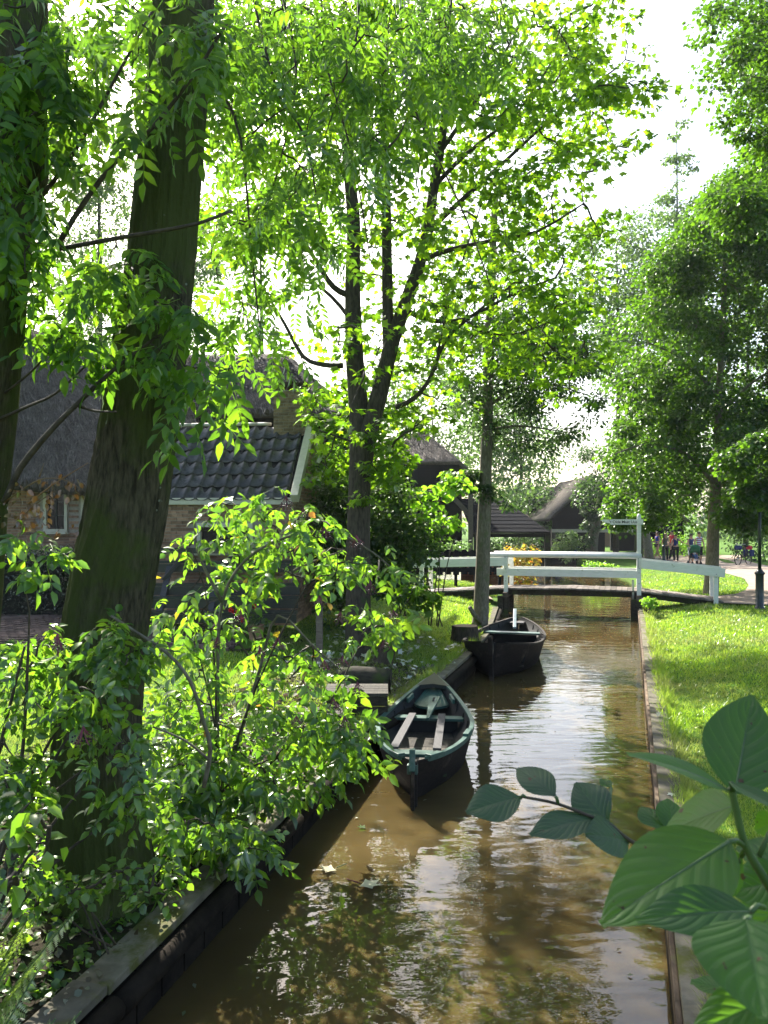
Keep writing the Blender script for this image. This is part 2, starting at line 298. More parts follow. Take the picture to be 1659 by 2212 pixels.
# ------------------------------------------------------------------ leaf shapes: base at the origin, tip along +y, upper side +z, about one unit long
def lens(w, curl=.10, fold=.12, n=2):
    ys = [.28,.62] if n == 2 else [.5]; ws = [.92,.86] if n == 2 else [1]
    V = [(0,0,0)]; T = []
    for y, k in zip(ys, ws): V += [(-w*k/2, y, fold*w-curl*y*y), (0, y, -curl*y*y), (w*k/2, y, fold*w-curl*y*y)]
    V.append((0,1,-curl*1.3)); e = len(V)-1; q = len(ys)
    T += [(0,2,1),(0,3,2)]
    for i in range(q-1):
        a = 1+3*i; b = a+3; T += [(a,a+1,b),(a+1,b+1,b),(a+1,a+2,b+1),(a+2,b+2,b+1)]
    a = 1+3*(q-1); T += [(a,a+1,e),(a+1,a+2,e)]
    return np.array(V, float), np.array(T)
def maple_shape():
    ang = [-150,-118,-100,-72,-52,-28,-14,0,14,28,52,72,100,118,150]; rr = [.30,.46,.36,.66,.40,.78,.52,1.0,.52,.78,.40,.66,.36,.46,.30]
    rr[5] = rr[9] = .50; rr[4] = rr[10] = .88; rr[3] = rr[11] = .48; rr[2] = rr[12] = .44; rr[1] = rr[13] = .62
    V = [(0,.33,0)]+[(math.sin(math.radians(a))*r*.62, .33+math.cos(math.radians(a))*r*.67, -.10*r*r) for a, r in zip(ang, rr)]
    n = len(V); return np.array(V), np.array([(0, i+1, i) for i in range(1, n-1)]+[(0, 1, n-1)])
def blob_leaf(w=.9):
    V, T = lens(w, .12, .1, 2); return V, T
def compound(npair, llen, lw, gap, rng, droop=.25, first=.28):
    """A pinnate leaf: pairs of leaflets along a stalk and one at the end."""
    Vs, Ts, k = [], [], 0; LV, LT = lens(lw, .16, .15, 2)
    items = [(first+i*gap, s) for i in range(npair) for s in (-1, 1)]+[(first+npair*gap-.02, 0)]
    for y, s in items:
        a = s*math.radians(58+rng.uniform(-12, 12)); L = llen*rng.uniform(.85, 1.1)*(1.1 if s == 0 else 1)
        d = np.array([math.sin(a), math.cos(a), -.22*abs(s)-rng.uniform(0,.25)]); d /= np.linalg.norm(d); nn = np.array([rng.normal()*.25, rng.normal()*.2, 1]); nn -= d*nn.dot(d); nn /= np.linalg.norm(nn); x = np.cross(d, nn)
        base = np.array([0, y, -droop*y*y]); Vs.append(base+L*(LV[:,:1]*x+LV[:,1:2]*d+LV[:,2:]*nn)); Ts.append(LT+k); k += len(LV)
    E = first+npair*gap; st = [(-.008,0,0),(.008,0,0),(.006,E/2,-droop*E*E/4),(-.006,E/2,-droop*E*E/4),(.004,E,-droop*E*E),(-.004,E,-droop*E*E)]
    Vs.append(np.array(st)); Ts.append(np.array([(0,1,2),(0,2,3),(3,2,4),(3,4,5)])+k)
    return np.concatenate(Vs), np.concatenate(Ts)
_r = RNG(3)
SHAPES = dict(maple=[maple_shape()], round=[blob_leaf(.85)], quad=[lens(.62, .15, .12, 1)], big=[lens(.62, .22, .15, 2)],
  ash=[compound(3, .36, .40, .20, _r) for _ in range(4)], ash_long=[compound(4, .32, .38, .165, _r) for _ in range(3)],
  elder=[compound(2, .48, .50, .24, _r, .35) for _ in range(4)], oak=[lens(.5, .15, .12, 1)], heart=[lens(.95, .2, .15, 2)])
def inpoly(x, y, P):
    r = np.zeros(len(x), bool); j = len(P)-1
    for i in range(len(P)):
        (xi, yi), (xj, yj) = P[i], P[j]
        c = ((yi > y) != (yj > y)) & (x < (xj-xi)*(y-yi)/((yj-yi) or 1e-9)+xi); r ^= c; j = i
    return r
def clumps(rng, poly, Y0, Y1, n, r0, r1, zmin=.6, gaps=(), jit=0):
    """n leaf clumps spread through a crown: its outline as seen along the canal, between two distances."""
    P = np.array(poly, float); out = []
    while len(out) < n:
        k = n*3; x = rng.uniform(P[:,0].min(), P[:,0].max(), k); y = rng.uniform(P[:,1].min(), P[:,1].max(), k); Y = rng.uniform(Y0, Y1, k)
        ok = inpoly(x, y, poly)
        for gx, gy, ga, gb in gaps: ok &= ((x-gx)/ga)**2+((y-gy)/gb)**2 > 1
        x = x+rng.normal(size=k)*jit; y = y+rng.normal(size=k)*jit; Z = HC-(y-HY)/F*Y; ok &= Z > zmin
        for i in np.nonzero(ok)[0]: out.append(((x[i]-CX)/F*Y[i], Y[i], Z[i], rng.uniform(r0, r1)))
    return np.array(out[:n])
def xforms(rng, C, per, flat=.6, droop=.4, tilt=.45, size=(.1,.15), spread=1.0):
    C = np.repeat(C, per, 0); n = len(C); u = rng.normal(size=(n,3)); u /= np.linalg.norm(u, axis=1)[:,None]
    q = u*(rng.random(n)**.5)[:,None]; q[:,2] *= flat; pos = C[:,:3]+q*C[:,3:4]*spread
    d = u+rng.normal(size=(n,3))*.5; d[:,2] = d[:,2]*.5-droop; d /= np.linalg.norm(d, axis=1)[:,None]
    nn = np.array([0,0,1.])+rng.normal(size=(n,3))*tilt; nn -= d*(nn*d).sum(1)[:,None]; nn /= np.linalg.norm(nn, axis=1)[:,None]
    return pos, np.cross(d, nn), d, nn, rng.uniform(size[0], size[1], n)
def leafmesh(name, rng, shapes, X):
    pos, x, d, nn, s = X; Vs, Ts, k = [], [], 0; which = rng.integers(0, len(shapes), len(pos))
    for w, (TV, TT) in enumerate(shapes):
        i = np.nonzero(which == w)[0]
        if not len(i): continue
        V = pos[i][:,None]+s[i][:,None,None]*(TV[None,:,:1]*x[i][:,None]+TV[None,:,1:2]*d[i][:,None]+TV[None,:,2:]*nn[i][:,None])
        T = TT[None]+(np.arange(len(i))*len(TV))[:,None,None]+k; k += len(i)*len(TV); Vs.append(V.reshape(-1,3)); Ts.append(T.reshape(-1,3))
    return npmesh(name, np.concatenate(Vs), np.concatenate(Ts))
def leaves(parent, rng, shape, m, X, nparts=0, name='crown', stuff=False, front=None):
    """The foliage: the leaves nearest the eye each an object of its own, the rest joined."""
    pos = X[0]; sh = SHAPES[shape]; sel = np.zeros(len(pos), bool)
    if nparts:
        px = CX+F*pos[:,0]/np.maximum(.1, pos[:,1]); py = HY-F*(pos[:,2]-HC)/np.maximum(.1, pos[:,1])
        vis = (px > 0) & (px < 1659) & (py > 0) & (py < 2212)
        key = np.where(vis, pos[:,1]/X[4], 1e9); o = np.argsort(key)[:nparts]; sel[o[key[o] < 1e8]] = True
    rest = tuple(a[~sel] for a in X)
    o = None
    if len(rest[0]):
        o = link(name, leafmesh(name, rng, sh, rest), m, parent)
        if nparts: o['kind'] = 'stuff'
    if sel.any():
        ms = [npmesh('leaf', V, T) for V, T in sh]; i = np.nonzero(sel)[0]
        for q in i:
            p, x, d, nn, s = [a[q] for a in X]
            R = Matrix(((x[0]*s, d[0]*s, nn[0]*s, p[0]), (x[1]*s, d[1]*s, nn[1]*s, p[1]), (x[2]*s, d[2]*s, nn[2]*s, p[2]), (0,0,0,1)))
            piece('leaf', ms[int(rng.integers(len(ms)))], R, m, parent)
    return o
def curve(p, q, k, rng, sag=0, wig=.06):
    p, q = Vector(p), Vector(q); L = (q-p).length
    return [p.lerp(q, i/k)+Vector((rng.normal()*wig*L, rng.normal()*wig*L, rng.normal()*wig*L+sag*L*4*(i/k)*(1-i/k)))*(1 if 0 < i < k else 0) for i in range(k+1)]
def twigs(parent, rng, skel, C, m='twig', r0=.02, maxlen=3, sag=.08, name='twigs'):
    """Thin branches that carry the clumps, each joined to the nearest limb."""
    mb = MB(); P = [np.array(p) for p in skel]; order = np.argsort([min(np.linalg.norm(c[:3]-p) for p in P) for c in C])
    A = np.array(P)
    for i in order:
        c = C[i,:3]; dd = np.linalg.norm(A-c, axis=1); j = int(dd.argmin()); L = dd[j]
        if L > maxlen or L < .05: A = np.vstack([A, c]) if L < .05 else A; continue
        pts = curve(A[j], c, 4, rng, sag); r = min(r0, .010+.012*L)*rng.uniform(.7,1.2)
        mb.tube(pts, [r, r*.85, r*.7, r*.5, r*.3], 4, cap=False); A = np.vstack([A, c, np.array(pts[2])])
    if mb.v: mb.build(name, m, parent, True)['kind'] = 'stuff'
def limb(mb, pts, r0, r1, n=10, rng=None, wob=.08, sub=3):
    """A tapered limb through its points, smoothed."""
    P = [Vector(p) for p in pts]; out = []
    for i in range(len(P)-1):
        a, b, c, d = P[max(0, i-1)], P[i], P[i+1], P[min(len(P)-1, i+2)]
        for k in range(sub):
            t = k/sub; out.append(.5*((2*b)+(c-a)*t+(2*a-5*b+4*c-d)*t*t+(3*b-a-3*c+d)*t**3))
    out.append(P[-1]); m = len(out)
    mb.tube(out, [r0+(r1-r0)*(i/(m-1)) for i in range(m)], n, True, wob, rng); return out

def branches(parent, m, specs, rng, n=7, wob=.1, name='branch'):
    """Each branch (points, radius at its root, at its end) an object of its own; returns the points of all."""
    out = []
    for P_, r0, r1 in specs:
        mb = MB(); out += limb(mb, P_, r0, r1, n, rng, wob); mb.build(name, m, parent, True)
    return out
# ------------------------------------------------------------------ ground and water
def lerp(pts, y):
    for (y0, x0), (y1, x1) in zip(pts, pts[1:]):
        if y <= y1: return x0+(x1-x0)*(y-y0)/(y1-y0) if y > y0 else x0
    return pts[-1][1]
LE = [(-6,-3.95),(3.84,-1.45),(5.87,-.93),(6.7,-.75),(9.2,-.20),(11.85,.80),(16,2.03),(24,3.45),(27,4.1),(30,4.3),(33,2.4),(56,2.2)]
RE = [(-6,-1.55),(4.36,1.585),(34,10.57),(40,12.0),(46,12.4),(54,12.2)]
def lx(y): return lerp(LE, y)
def rx(y): return lerp(RE, y)
def hump(x, y): return .03*math.sin(x*1.7+y*.9)+.02*math.sin(x*3.1-y*2.3)
def zl(x, y):
    d = lx(y)-x; t = min(1, max(0, (d-.25)/1.2)); h = .33+.17*t*t*(3-2*t)
    u = min(1, max(0, (y-9)/6))*min(1, max(0, (d-1.5)/3)); return h+.35*u+(hump(x,y) if d > .4 else 0)
def zr(x, y):
    d = x-rx(y); t = min(1, max(0, (d-.2)/1.8)); return .27+.22*t*t*(3-2*t)+(hump(x,y)*.6 if d > .4 else 0)
def bank(name, edge, zf, sgn, ys, offs, m):
    mb = MB(); n = len(offs)
    for y in ys:
        e = edge(y)
        for o in offs: x = e+sgn*o; mb.v.append((x, y, zf(x, y)-(.03 if o < .1 else 0)))
        mb.v.append((e+sgn*offs[0], y, -.5))
    for i in range(len(ys)-1):
        for j in range(n-1):
            a = i*(n+1)+j; f = (a, a+1, a+n+2, a+n+1); mb.f.append(f if sgn > 0 else f[::-1])
        a, b = i*(n+1), i*(n+1)+n; f = (a, a+n+1, b+n+1, b); mb.f.append(f if sgn > 0 else f[::-1])
    return tag(mb.build(name, m, None, True), kind='structure')
ys = [-6,-3,0,2]+[3+.4*i for i in range(70)]+[31.5,33,35,38,41,44,48,52,54]
offs = [.07,.25,.4,.6,.9,1.2,1.6,2.1,2.8,3.6,4.5,5.5,6.6,8,10,13,17,24,40,90,300]
LB = bank('left_bank', lx, zl, -1, [y for y in ys if y < 55], offs, 'turf')
RB = bank('right_bank', rx, zr, 1, ys, offs, 'turf')
mb = MB(); mb.v = [(-900,54,.45),(900,54,.45),(900,700,.45),(-900,700,.45),(-900,54,-.5),(900,54,-.5)]; mb.f = [(0,1,2,3),(4,5,1,0)]
tag(mb.build('far_ground', 'turf'), kind='structure')
mb = MB(); mb.v = [(-300,-30,0),(300,-30,0),(300,60,0),(-300,60,0)]; mb.f = [(0,1,2,3)]
tag(mb.build('water', 'water'), kind='structure')
# the gravel footpath on the right, and the brick paving before the farmhouse
def sheet(name, outline, zf, m, lift=.006, n=10):
    """A ground sheet between two edges given as (left point, right point) pairs, draped a little above the ground."""
    mb = MB()
    for (a, b) in outline:
        for j in range(n+1): p = Vector(a).lerp(Vector(b), j/n); mb.v.append((p.x, p.y, zf(p.x, p.y)+lift))
    for i in range(len(outline)-1):
        for j in range(n): a = i*(n+1)+j; mb.f.append((a, a+1, a+n+2, a+n+1))
    return tag(mb.build(name, m, None, True), kind='structure')
pr = []
for y, a, b in [(21.2,10.6,15),(22,8.9,15.5),(23,8.8,16),(23.6,9.4,16.2),(24.4,10.6,16.3),(26,11.6,16.6),(28,12.6,16.8),(31,13.8,17.2),(34,14.6,17.8),(38,15.1,18.6),(42,15.2,19.4),(46,15.0,20.5),(50,14.5,22),(53.9,13.5,24)]:
    pr.append(((a, y, 0), (b, y, 0)))
sheet('footpath', pr, zr, 'path', .03)
sheet('barn_path', [((-6,23.9,0),(3.3,24.3,0)),((-6,24.6,0),(3.3,25.4,0))], zl, 'path', .03)
pv = sheet('brick_paving', [((-9.5,12.7,0),(-2.2,12.7,0)),((-9.5,14.3,0),(-1.2,14.3,0)),((-9.5,16.8,0),(-4.6,16.8,0))], zl, 'soil', .01)
mb = MB(); r = RNG(5); pvm = MB().box((0,0,0), (.135,.125,.05)).mesh('paver'); npv = 0
for i in range(46):
    for j in range(26):
        x, y = -9.2+i*.11*1.35+ (.07 if j % 2 else 0), 12.75+j*.075*1.9
        if x < (-2.3 if y < 14.2 else -5.0):
            c = (x, y, zl(x, y)+.018+r.normal()*.004); px = CX+F*x/y
            if npv < 300 and (60 < px < 190 or 300 < px < 420): piece('paver', pvm, Matrix.Translation(c), 'paver', pv); npv += 1
            else: mb.box(c, (.135, .125, .05))
o = mb.build('paver', 'paver', pv); o['kind'] = 'stuff'
# ------------------------------------------------------------------ quay walls
def quay(name, label, edge, y0, y1, sgn, capw, ztop, capm, seg):
    t = thing(name, (edge(y0), y0, 0), label, 'quay wall'); y = y0; k = 0; r = RNG(11)
    while y < y1-.1:
        L = min(seg, y1-y); a, b = Vector((edge(y)+sgn*capw/2, y+.008, ztop)), Vector((edge(y+L)+sgn*capw/2, y+L-.008, ztop))
        a.z += r.normal()*.006; b.z += r.normal()*.006
        MB().beam(a, b, capw, .05).build('cap_board', capm, t, bevel=.006)
        d = (b-a).normalized(); s = Vector((d.y, -d.x, 0))*(-sgn)
        if sgn < 0:
            p, q = a+s*(capw/2+.04)+Vector((0,0,-.085)), b+s*(capw/2+.04)+Vector((0,0,-.085))
            MB().tube([p.lerp(q, i/6) for i in range(7)], [.062]*7, 12, True, .05, r).build('beam', 'quaybeam', t, True)
        else:
            for dz, h, mm in ((-.075,.13,'quayred'),(-.21,.12,'quaybeam')):
                p, q = a+s*(capw/2+.016)+Vector((0,0,dz)), b+s*(capw/2+.016)+Vector((0,0,dz)); MB().beam(p, q, .03, h).build('wale', mm, t, bevel=.004)
        n = max(2, int(L/.24))
        for i in range(n):
            c = a.lerp(b, (i+.5)/n)+s*(capw/2-.02); MB().box((c.x, c.y, ztop-.33), (.035, L/n-.01, .56), (s, d, Vector((0,0,1)))).build('plank', 'quaybeam', t)
        y += L
    return t
quay('quay_wall', 'timber quay edging of the left bank with a wide grey cap board and round dark beam', lx, 1.5, 22.4, -1, .20, .345, 'quaycap', 2.6)
quay('quay_wall', 'timber quay edging of the right lawn with a mossy cap board and reddish wale', rx, 1.0, 31, 1, .20, .30, 'quaycap', 2.4)
# ------------------------------------------------------------------ bricks, houses
def brickwork(parent, o, ux, w, h, holes, m, ms, most, L=.21, H=.0625, joint=.011, prefer=None, thick=.1):
    """Courses of separate bricks standing 6 mm proud of the mortar; the first `most` of them objects of their own."""
    ux = Vector(ux).normalized(); n = ux.cross(Vector((0,0,1))); o = Vector(o); rest = MB(); r = RNG(int(w*100)); lst = []
    ms_ = [MB().box((0,0,0), (L-joint, .05, H-joint)).mesh('brick'), MB().box((0,0,0), (L/2-joint, .05, H-joint)).mesh('brick')]
    rows = int(h/H)
    for j in range(rows):
        x = -(L/2 if j % 2 else 0)
        while x < w-.001:
            a, b = max(x, 0), min(x+L, w); z = (j+.5)*H
            if b-a > .05 and not any(hx0 < b and hx1 > a and hz0 < z+H/2 and hz1 > z-H/2 for hx0, hx1, hz0, hz1 in holes):
                lst.append(((a+b)/2, z, 0 if b-a > L*.75 else 1))
            x += L
    if prefer: lst.sort(key=lambda q: (q[0]-prefer[0])**2+(q[1]-prefer[1])**2)
    for i, (x, z, k) in enumerate(lst):
        c = o+ux*x+Vector((0,0,z))-n*(.019-r.random()*.004)
        if i < most:
            piece('brick', ms_[k], Matrix(((ux.x, n.x, 0, c.x), (ux.y, n.y, 0, c.y), (0,0,1,c.z), (0,0,0,1))), m, parent)
        else: rest.box(c, ((L if k == 0 else L/2)-joint, .05, H-joint), (ux, n, Vector((0,0,1))))
    if rest.v: q = rest.build('brick', ms, parent); q['kind'] = 'stuff'
def wallslab(mb, o, ux, w, h, holes, th=.2):
    """A wall with openings, front face at the plane through o; made of upright strips between the openings."""
    ux = Vector(ux).normalized(); n = ux.cross(Vector((0,0,1))); o = Vector(o); xs = sorted({0, w, *[a for q in holes for a in q[:2]]})
    for a, b in zip(xs, xs[1:]):
        zs = [0]
        for q in sorted(holes, key=lambda q: q[2]):
            if q[0] < b and q[1] > a: zs += [q[2], q[3]]
        zs.append(h)
        for z0, z1 in zip(zs[::2], zs[1::2]):
            if z1-z0 > .01: mb.box(o+ux*(a+b)/2-n*th/2+Vector((0,0,(z0+z1)/2)), (b-a, th, z1-z0), (ux, n, Vector((0,0,1))))
    return mb
def window(parent, o, ux, x0, x1, z0, z1, m='cream', fw=.07, bars=(1,2)):
    ux = Vector(ux).normalized(); n = ux.cross(Vector((0,0,1))); o = Vector(o); ax = (ux, n, Vector((0,0,1))); mb = MB(); P = lambda x, z, d: o+ux*x+Vector((0,0,z))+n*d
    mb.box(P((x0+x1)/2, z1-fw/2, .012), (x1-x0, .09, fw), ax); mb.box(P((x0+x1)/2, z0+fw/2, .012), (x1-x0, .09, fw), ax)
    for x in (x0+fw/2, x1-fw/2): mb.box(P(x, (z0+z1)/2, .010), (fw, .085, z1-z0-2*fw), ax)
    f = mb.build('window', m, parent, bevel=.006)
    MB().box(P((x0+x1)/2, (z0+z1)/2, -.05), (x1-x0-2*fw, .01, z1-z0-2*fw), ax).build('pane', 'glass', f)
    mb = MB()
    for i in range(1, bars[0]+1): mb.box(P(x0+fw+(x1-x0-2*fw)*i/(bars[0]+1), (z0+z1)/2, -.03), (.022, .03, z1-z0-2*fw), ax)
    for i in range(1, bars[1]+1): mb.box(P((x0+x1)/2, z0+fw+(z1-z0-2*fw)*i/(bars[1]+1), -.028), (x1-x0-2*fw, .024, .022), ax)
    if mb.v: mb.build('glazing_bar', 'blackpaint', f)
    MB().box(P((x0+x1)/2, z0-.022, .05), (x1-x0+.08, .14, .04), ax).build('sill', m, f)
    return f
def slab(top, bot, th):
    """A thick roof skin between a top edge and a bottom edge (lists of points)."""
    mb = MB(); n = len(top); rows = 8; dn = Vector((0,.0,-1))*th
    for lay in (0, 1):
        for i in range(rows+1):
            for a, b in zip(top, bot):
                p = Vector(a).lerp(Vector(b), i/rows); p.z += .10*math.sin(math.pi*i/rows)*0+(-th if lay else 0); mb.v.append(tuple(p))
    L = (rows+1)*n; g = lambda l, i, j: l*L+i*n+j
    for i in range(rows):
        for j in range(n-1): mb.f.append((g(0,i,j), g(0,i+1,j), g(0,i+1,j+1), g(0,i,j+1))); mb.f.append((g(1,i,j), g(1,i,j+1), g(1,i+1,j+1), g(1,i+1,j)))
    for j in range(n-1): mb.f.append((g(0,0,j), g(0,0,j+1), g(1,0,j+1), g(1,0,j))); mb.f.append((g(0,rows,j+1), g(0,rows,j), g(1,rows,j), g(1,rows,j+1)))
    for i in range(rows): mb.f.append((g(0,i+1,0), g(0,i,0), g(1,i,0), g(1,i+1,0))); mb.f.append((g(0,i,n-1), g(0,i+1,n-1), g(1,i+1,n-1), g(1,i,n-1)))
    return mb
def straw(parent, top, bot, n, rng, L=(.15,.4), wdt=.012, lift=.015):
    """Loose reed ends lying down the slope of a thatch."""
    T = np.array([tuple(p) for p in top]); B = np.array([tuple(p) for p in bot]); u = rng.random(n)*(len(T)-1.001); i = u.astype(int); f = (u-i)[:,None]; v = rng.random(n)[:,None]
    t = T[i]*(1-f)+T[i+1]*f; b = B[i]*(1-f)+B[i+1]*f; p = t*(1-v)+b*v; d = b-t; d /= np.linalg.norm(d, axis=1)[:,None]
    s = np.array(T[-1]-T[0]); s = s/np.linalg.norm(s); nn = np.cross(s, d); nn *= np.sign(nn[:,2:3]); d = d+rng.normal(size=(n,3))*.22
    l = rng.uniform(L[0], L[1], n)[:,None]; a = p+nn*lift*rng.random(n)[:,None]; w = s*wdt*rng.uniform(.6,1.6,n)[:,None]
    V = np.stack([a-w, a+w, a+d*l+nn*lift*rng.uniform(.3,2.2,n)[:,None]], 1).reshape(-1,3); o = link('straw', npmesh('straw', V, np.arange(3*n).reshape(-1,3)), 'straw', parent); o['kind'] = 'stuff'
# -- the annex: brick, black pantiles, chimney on its right gable
A0 = Vector((-1.63, 14.5, 0)); g = Vector((.085,.9964,0)); l = Vector((-.9964,.085,0)); AZ = .85; eave, ridge, hd, AL = 3.16, 4.60, 1.55, 3.6
an = thing('brick_annex', A0, 'low brick annex with a black pantile roof and stout chimney beside the thatched farmhouse', 'house')
ux = -l; o = A0+l*AL+Vector((0,0,AZ))                       # left end of the front wall; ux runs to the right corner
win = [(AL-1.75, AL-.72, 1.30, 1.83)]; hw = eave-AZ-.07
wl = wallslab(MB(), o-ux.cross(Vector((0,0,1)))*.014, ux, AL, hw, win).build('wall', 'mortar', an)
brickwork(wl, o, ux, AL, hw, win, 'brick', 'brick_s', 300, prefer=(AL-1, 1.7))
window(an, o, ux, *win[0], bars=(2,0))
gw = wallslab(MB(), A0+Vector((0,0,AZ))-g.cross(Vector((0,0,1)))*.014, g, 2*hd, hw, [])
n_ = g.cross(Vector((0,0,1))); q = A0+Vector((0,0,AZ+hw))-n_*.014
gw.add([q, q+g*2*hd, q+g*hd+Vector((0,0,1.40)), q-n_*.2, q+g*2*hd-n_*.2, q+g*hd+Vector((0,0,1.40))-n_*.2], [(0,1,2),(5,4,3),(0,2,5,3),(1,4,5,2)])
gw = gw.build('gable', 'mortar', an)
rest = MB(); r = RNG(21); k = 0; bm = MB().box((0,0,0), (.199,.05,.0515)).mesh('brick')
for j in range(int((hw+1.35)/.0625)):
    z = (j+.5)*.0625; inset = max(0, (z-hw)/1.40*hd+.06) if z > hw else 0; x = inset+.1*(j % 2)
    while x+.2 < 2*hd-inset:
        c = A0+g*(x+.1)+Vector((0,0,AZ+z))-n_*(.019-r.random()*.004)
        if z > .9 and k < 300: piece('brick', bm, Matrix(((g.x, n_.x, 0, c.x), (g.y, n_.y, 0, c.y), (0,0,1,c.z), (0,0,0,1))), 'brick_y', gw); k += 1
        else: rest.box(c, (.199,.05,.0515), (g, n_, Vector((0,0,1))))
        x += .21
o_ = rest.build('brick', 'brick_s', gw); o_['kind'] = 'stuff'
sl = Vector((g.x*hd, g.y*hd, ridge-eave)); SL = sl.length; sd_ = sl.normalized(); sn = (-l).cross(sd_)*1; sn = sn if sn.z > 0 else -sn
rf = MB().box(A0+l*AL/2+sl/2+Vector((0,0,eave-.03)), (AL, SL, .05), (l, sd_, sn))
sb = Vector((-g.x*hd, -g.y*hd, ridge-eave)); sbd = sb.normalized(); sbn = l.cross(sbd); sbn = sbn if sbn.z > 0 else -sbn
rf.box(A0+g*2*hd+l*AL/2+sb/2+Vector((0,0,eave-.03)), (AL, SL+.02, .06), (l, sbd, sbn)); rf = rf.build('roof', 'dark', an)
tw, rows = .232, 6; ex = (SL+.06)/rows; cols = int(AL/tw)
tm = MB(); nx = 11
for lay in (0, 1):
    for iy in range(2):
        for ix in range(nx):
            t_ = ix/(nx-1); zz = (-.020*math.sin(math.pi*t_/.70) if t_ < .70 else .024*math.sin(math.pi*(t_-.70)/.30)); tm.v.append(((t_-.5)*tw*1.06, (iy-.08)*ex*1.08, .045-iy*.03+zz-lay*.014))
G = lambda lay, iy, ix: lay*2*nx+iy*nx+ix
for ix in range(nx-1):
    tm.f += [(G(0,0,ix), G(0,0,ix+1), G(0,1,ix+1), G(0,1,ix)), (G(1,0,ix+1), G(1,0,ix), G(1,1,ix), G(1,1,ix+1)), (G(1,0,ix), G(1,0,ix+1), G(0,0,ix+1), G(0,0,ix))]
tm = tm.mesh('tile', True)
for i in range(rows):
    for j in range(cols):
        c = A0+l*((j+.5)*tw+.10)+Vector((0,0,eave))+sd_*(i*ex-.09)+sn*(r.normal()*.004); rr = -l
        piece('tile', tm, Matrix(((rr.x, sd_.x, sn.x, c.x), (rr.y, sd_.y, sn.y, c.y), (rr.z, sd_.z, sn.z, c.z), (0,0,0,1))) @ Matrix.Rotation(r.normal()*.012, 4, 'Z'), 'tile', rf)
rt = MB()
for j in range(11):
    a = A0+g*hd+l*(.75+j*.27)+Vector((0,0,ridge+.05)); rt = MB().tube([a, a+l*.265], [.034,.037], 10); rt.build('ridge_tile', 'cream', rf, True)
for nm, p, q in (('bargeboard', A0+Vector((0,0,eave-.05))-g*.10, A0+g*hd+Vector((0,0,ridge-.02))), ('bargeboard', A0+g*(2*hd+.1)+Vector((0,0,eave-.05)), A0+g*hd+Vector((0,0,ridge-.02)))):
    d = (q-p).normalized(); up = n_.cross(d); up = up if up.z > 0 else -up
    MB().box((p+q)/2+n_*.05+up*.01, ((q-p).length, .14, .17), (d, n_, up)).build(nm, 'cream', an, bevel=.006)
MB().box(A0+l*AL/2-g*.05+Vector((0,0,eave-.085)), (AL, .1, .12), (l, g, Vector((0,0,1)))).build('fascia', 'cream', an, bevel=.005)
cc = A0+g*hd+l*.345; cw, cd = .62, .44; cz0, cz1 = ridge-.42, 5.28
ch = MB().box(cc+Vector((0,0,(cz0+cz1)/2)), (cw-.012, cd-.012, cz1-cz0), (l, g, Vector((0,0,1)))).build('chimney', 'mortar', an)
for (fo, fu, fw) in ((cc-g*cd/2+l*cw/2, -l, cw), (cc-l*cw/2-g*cd/2, g, cd), (cc+g*cd/2-l*cw/2, l, cw)):
    fn_ = fu.cross(Vector((0,0,1)))
    for j in range(int((cz1-cz0)/.0605)):
        x = 0 if j % 2 else -.1
        while x < fw-.02:
            a, b = max(0, x), min(fw, x+.2)
            if b-a > .04:
                c = fo+fu*(a+b)/2+Vector((0,0,cz0+(j+.5)*.0605))-fn_*(.02-r.random()*.005)
                MB().box((0,0,0), (b-a-.011, .05, .050))
                key = ('cb', round(b-a, 2)); me = M.get(key) or M.setdefault(key, MB().box((0,0,0), (b-a-.011, .05, .050)).mesh('brick'))
                piece('brick', me, Matrix(((fu.x, fn_.x, 0, c.x), (fu.y, fn_.y, 0, c.y), (0,0,1,c.z), (0,0,0,1))), 'brick_y', ch)
            x += .2
MB().box(cc+Vector((0,0,cz1+.10)), (cw+.03, cd+.03, .012), (l, g, Vector((0,0,1)))).box(cc+l*(cw/2-.06)-g*(cd/2-.06)+Vector((0,0,cz1+.05)), (.11,.11,.1), (l, g, Vector((0,0,1)))).box(cc-l*(cw/2-.06)-g*(cd/2-.06)+Vector((0,0,cz1+.05)), (.11,.11,.1), (l, g, Vector((0,0,1)))).box(cc+Vector((0,0,cz1+.05)), (.1,.3,.1), (l, g, Vector((0,0,1)))).box(cc+Vector((0,0,cz1+.135)), (cw+.09, cd+.09, .06), (l, g, Vector((0,0,1)))).build('chimney_cap', 'stumpside', an, bevel=.006)
# -- the farmhouse: brick under a big thatched roof that runs down low on the left
fh = thing('farmhouse', (-6, 17.8, .9), 'large old brick farmhouse under a sweeping grey thatched roof', 'house')
top = [at(-260,640,17.5), at(-60,664,18.2), at(35,700,19), at(140,735,20.4), at(240,768,21.6), at(330,770,22.2), at(420,768,22.5)]
bot = [at(-260,1005,16.8), at(-60,1020,17.0), at(35,1030,17.1), at(140,1040,17.3), at(240,1048,17.4), at(330,1052,17.5), at(420,1054,17.6)]
ro = slab(top, bot, .28).build('roof', 'thatch', fh, True); straw(ro, top, bot, 16000, RNG(31), wdt=.013)
top2 = [at(405,766,22.5), at(520,765,22.6), at(615,764,22.7)]; bot2 = [at(400,884,20.5), at(540,884,20.5), at(705,886,20.5)]
ro = slab(top2, bot2, .22).build('roof', 'thatch', fh, True); straw(ro, top2, bot2, 6000, RNG(32), wdt=.013)
top3 = [at(614,764.5,22.7), at(618,764,22.75)]; bot3 = [at(704,886,20.5), at(768,896,26)]
ro = slab(top3, bot3, .22).build('roof', 'thatch', fh, True); straw(ro, top3, bot3, 2500, RNG(33), wdt=.008)
WX = -8.9; o = Vector((WX, 17.75, .85)); Wd = 4.9
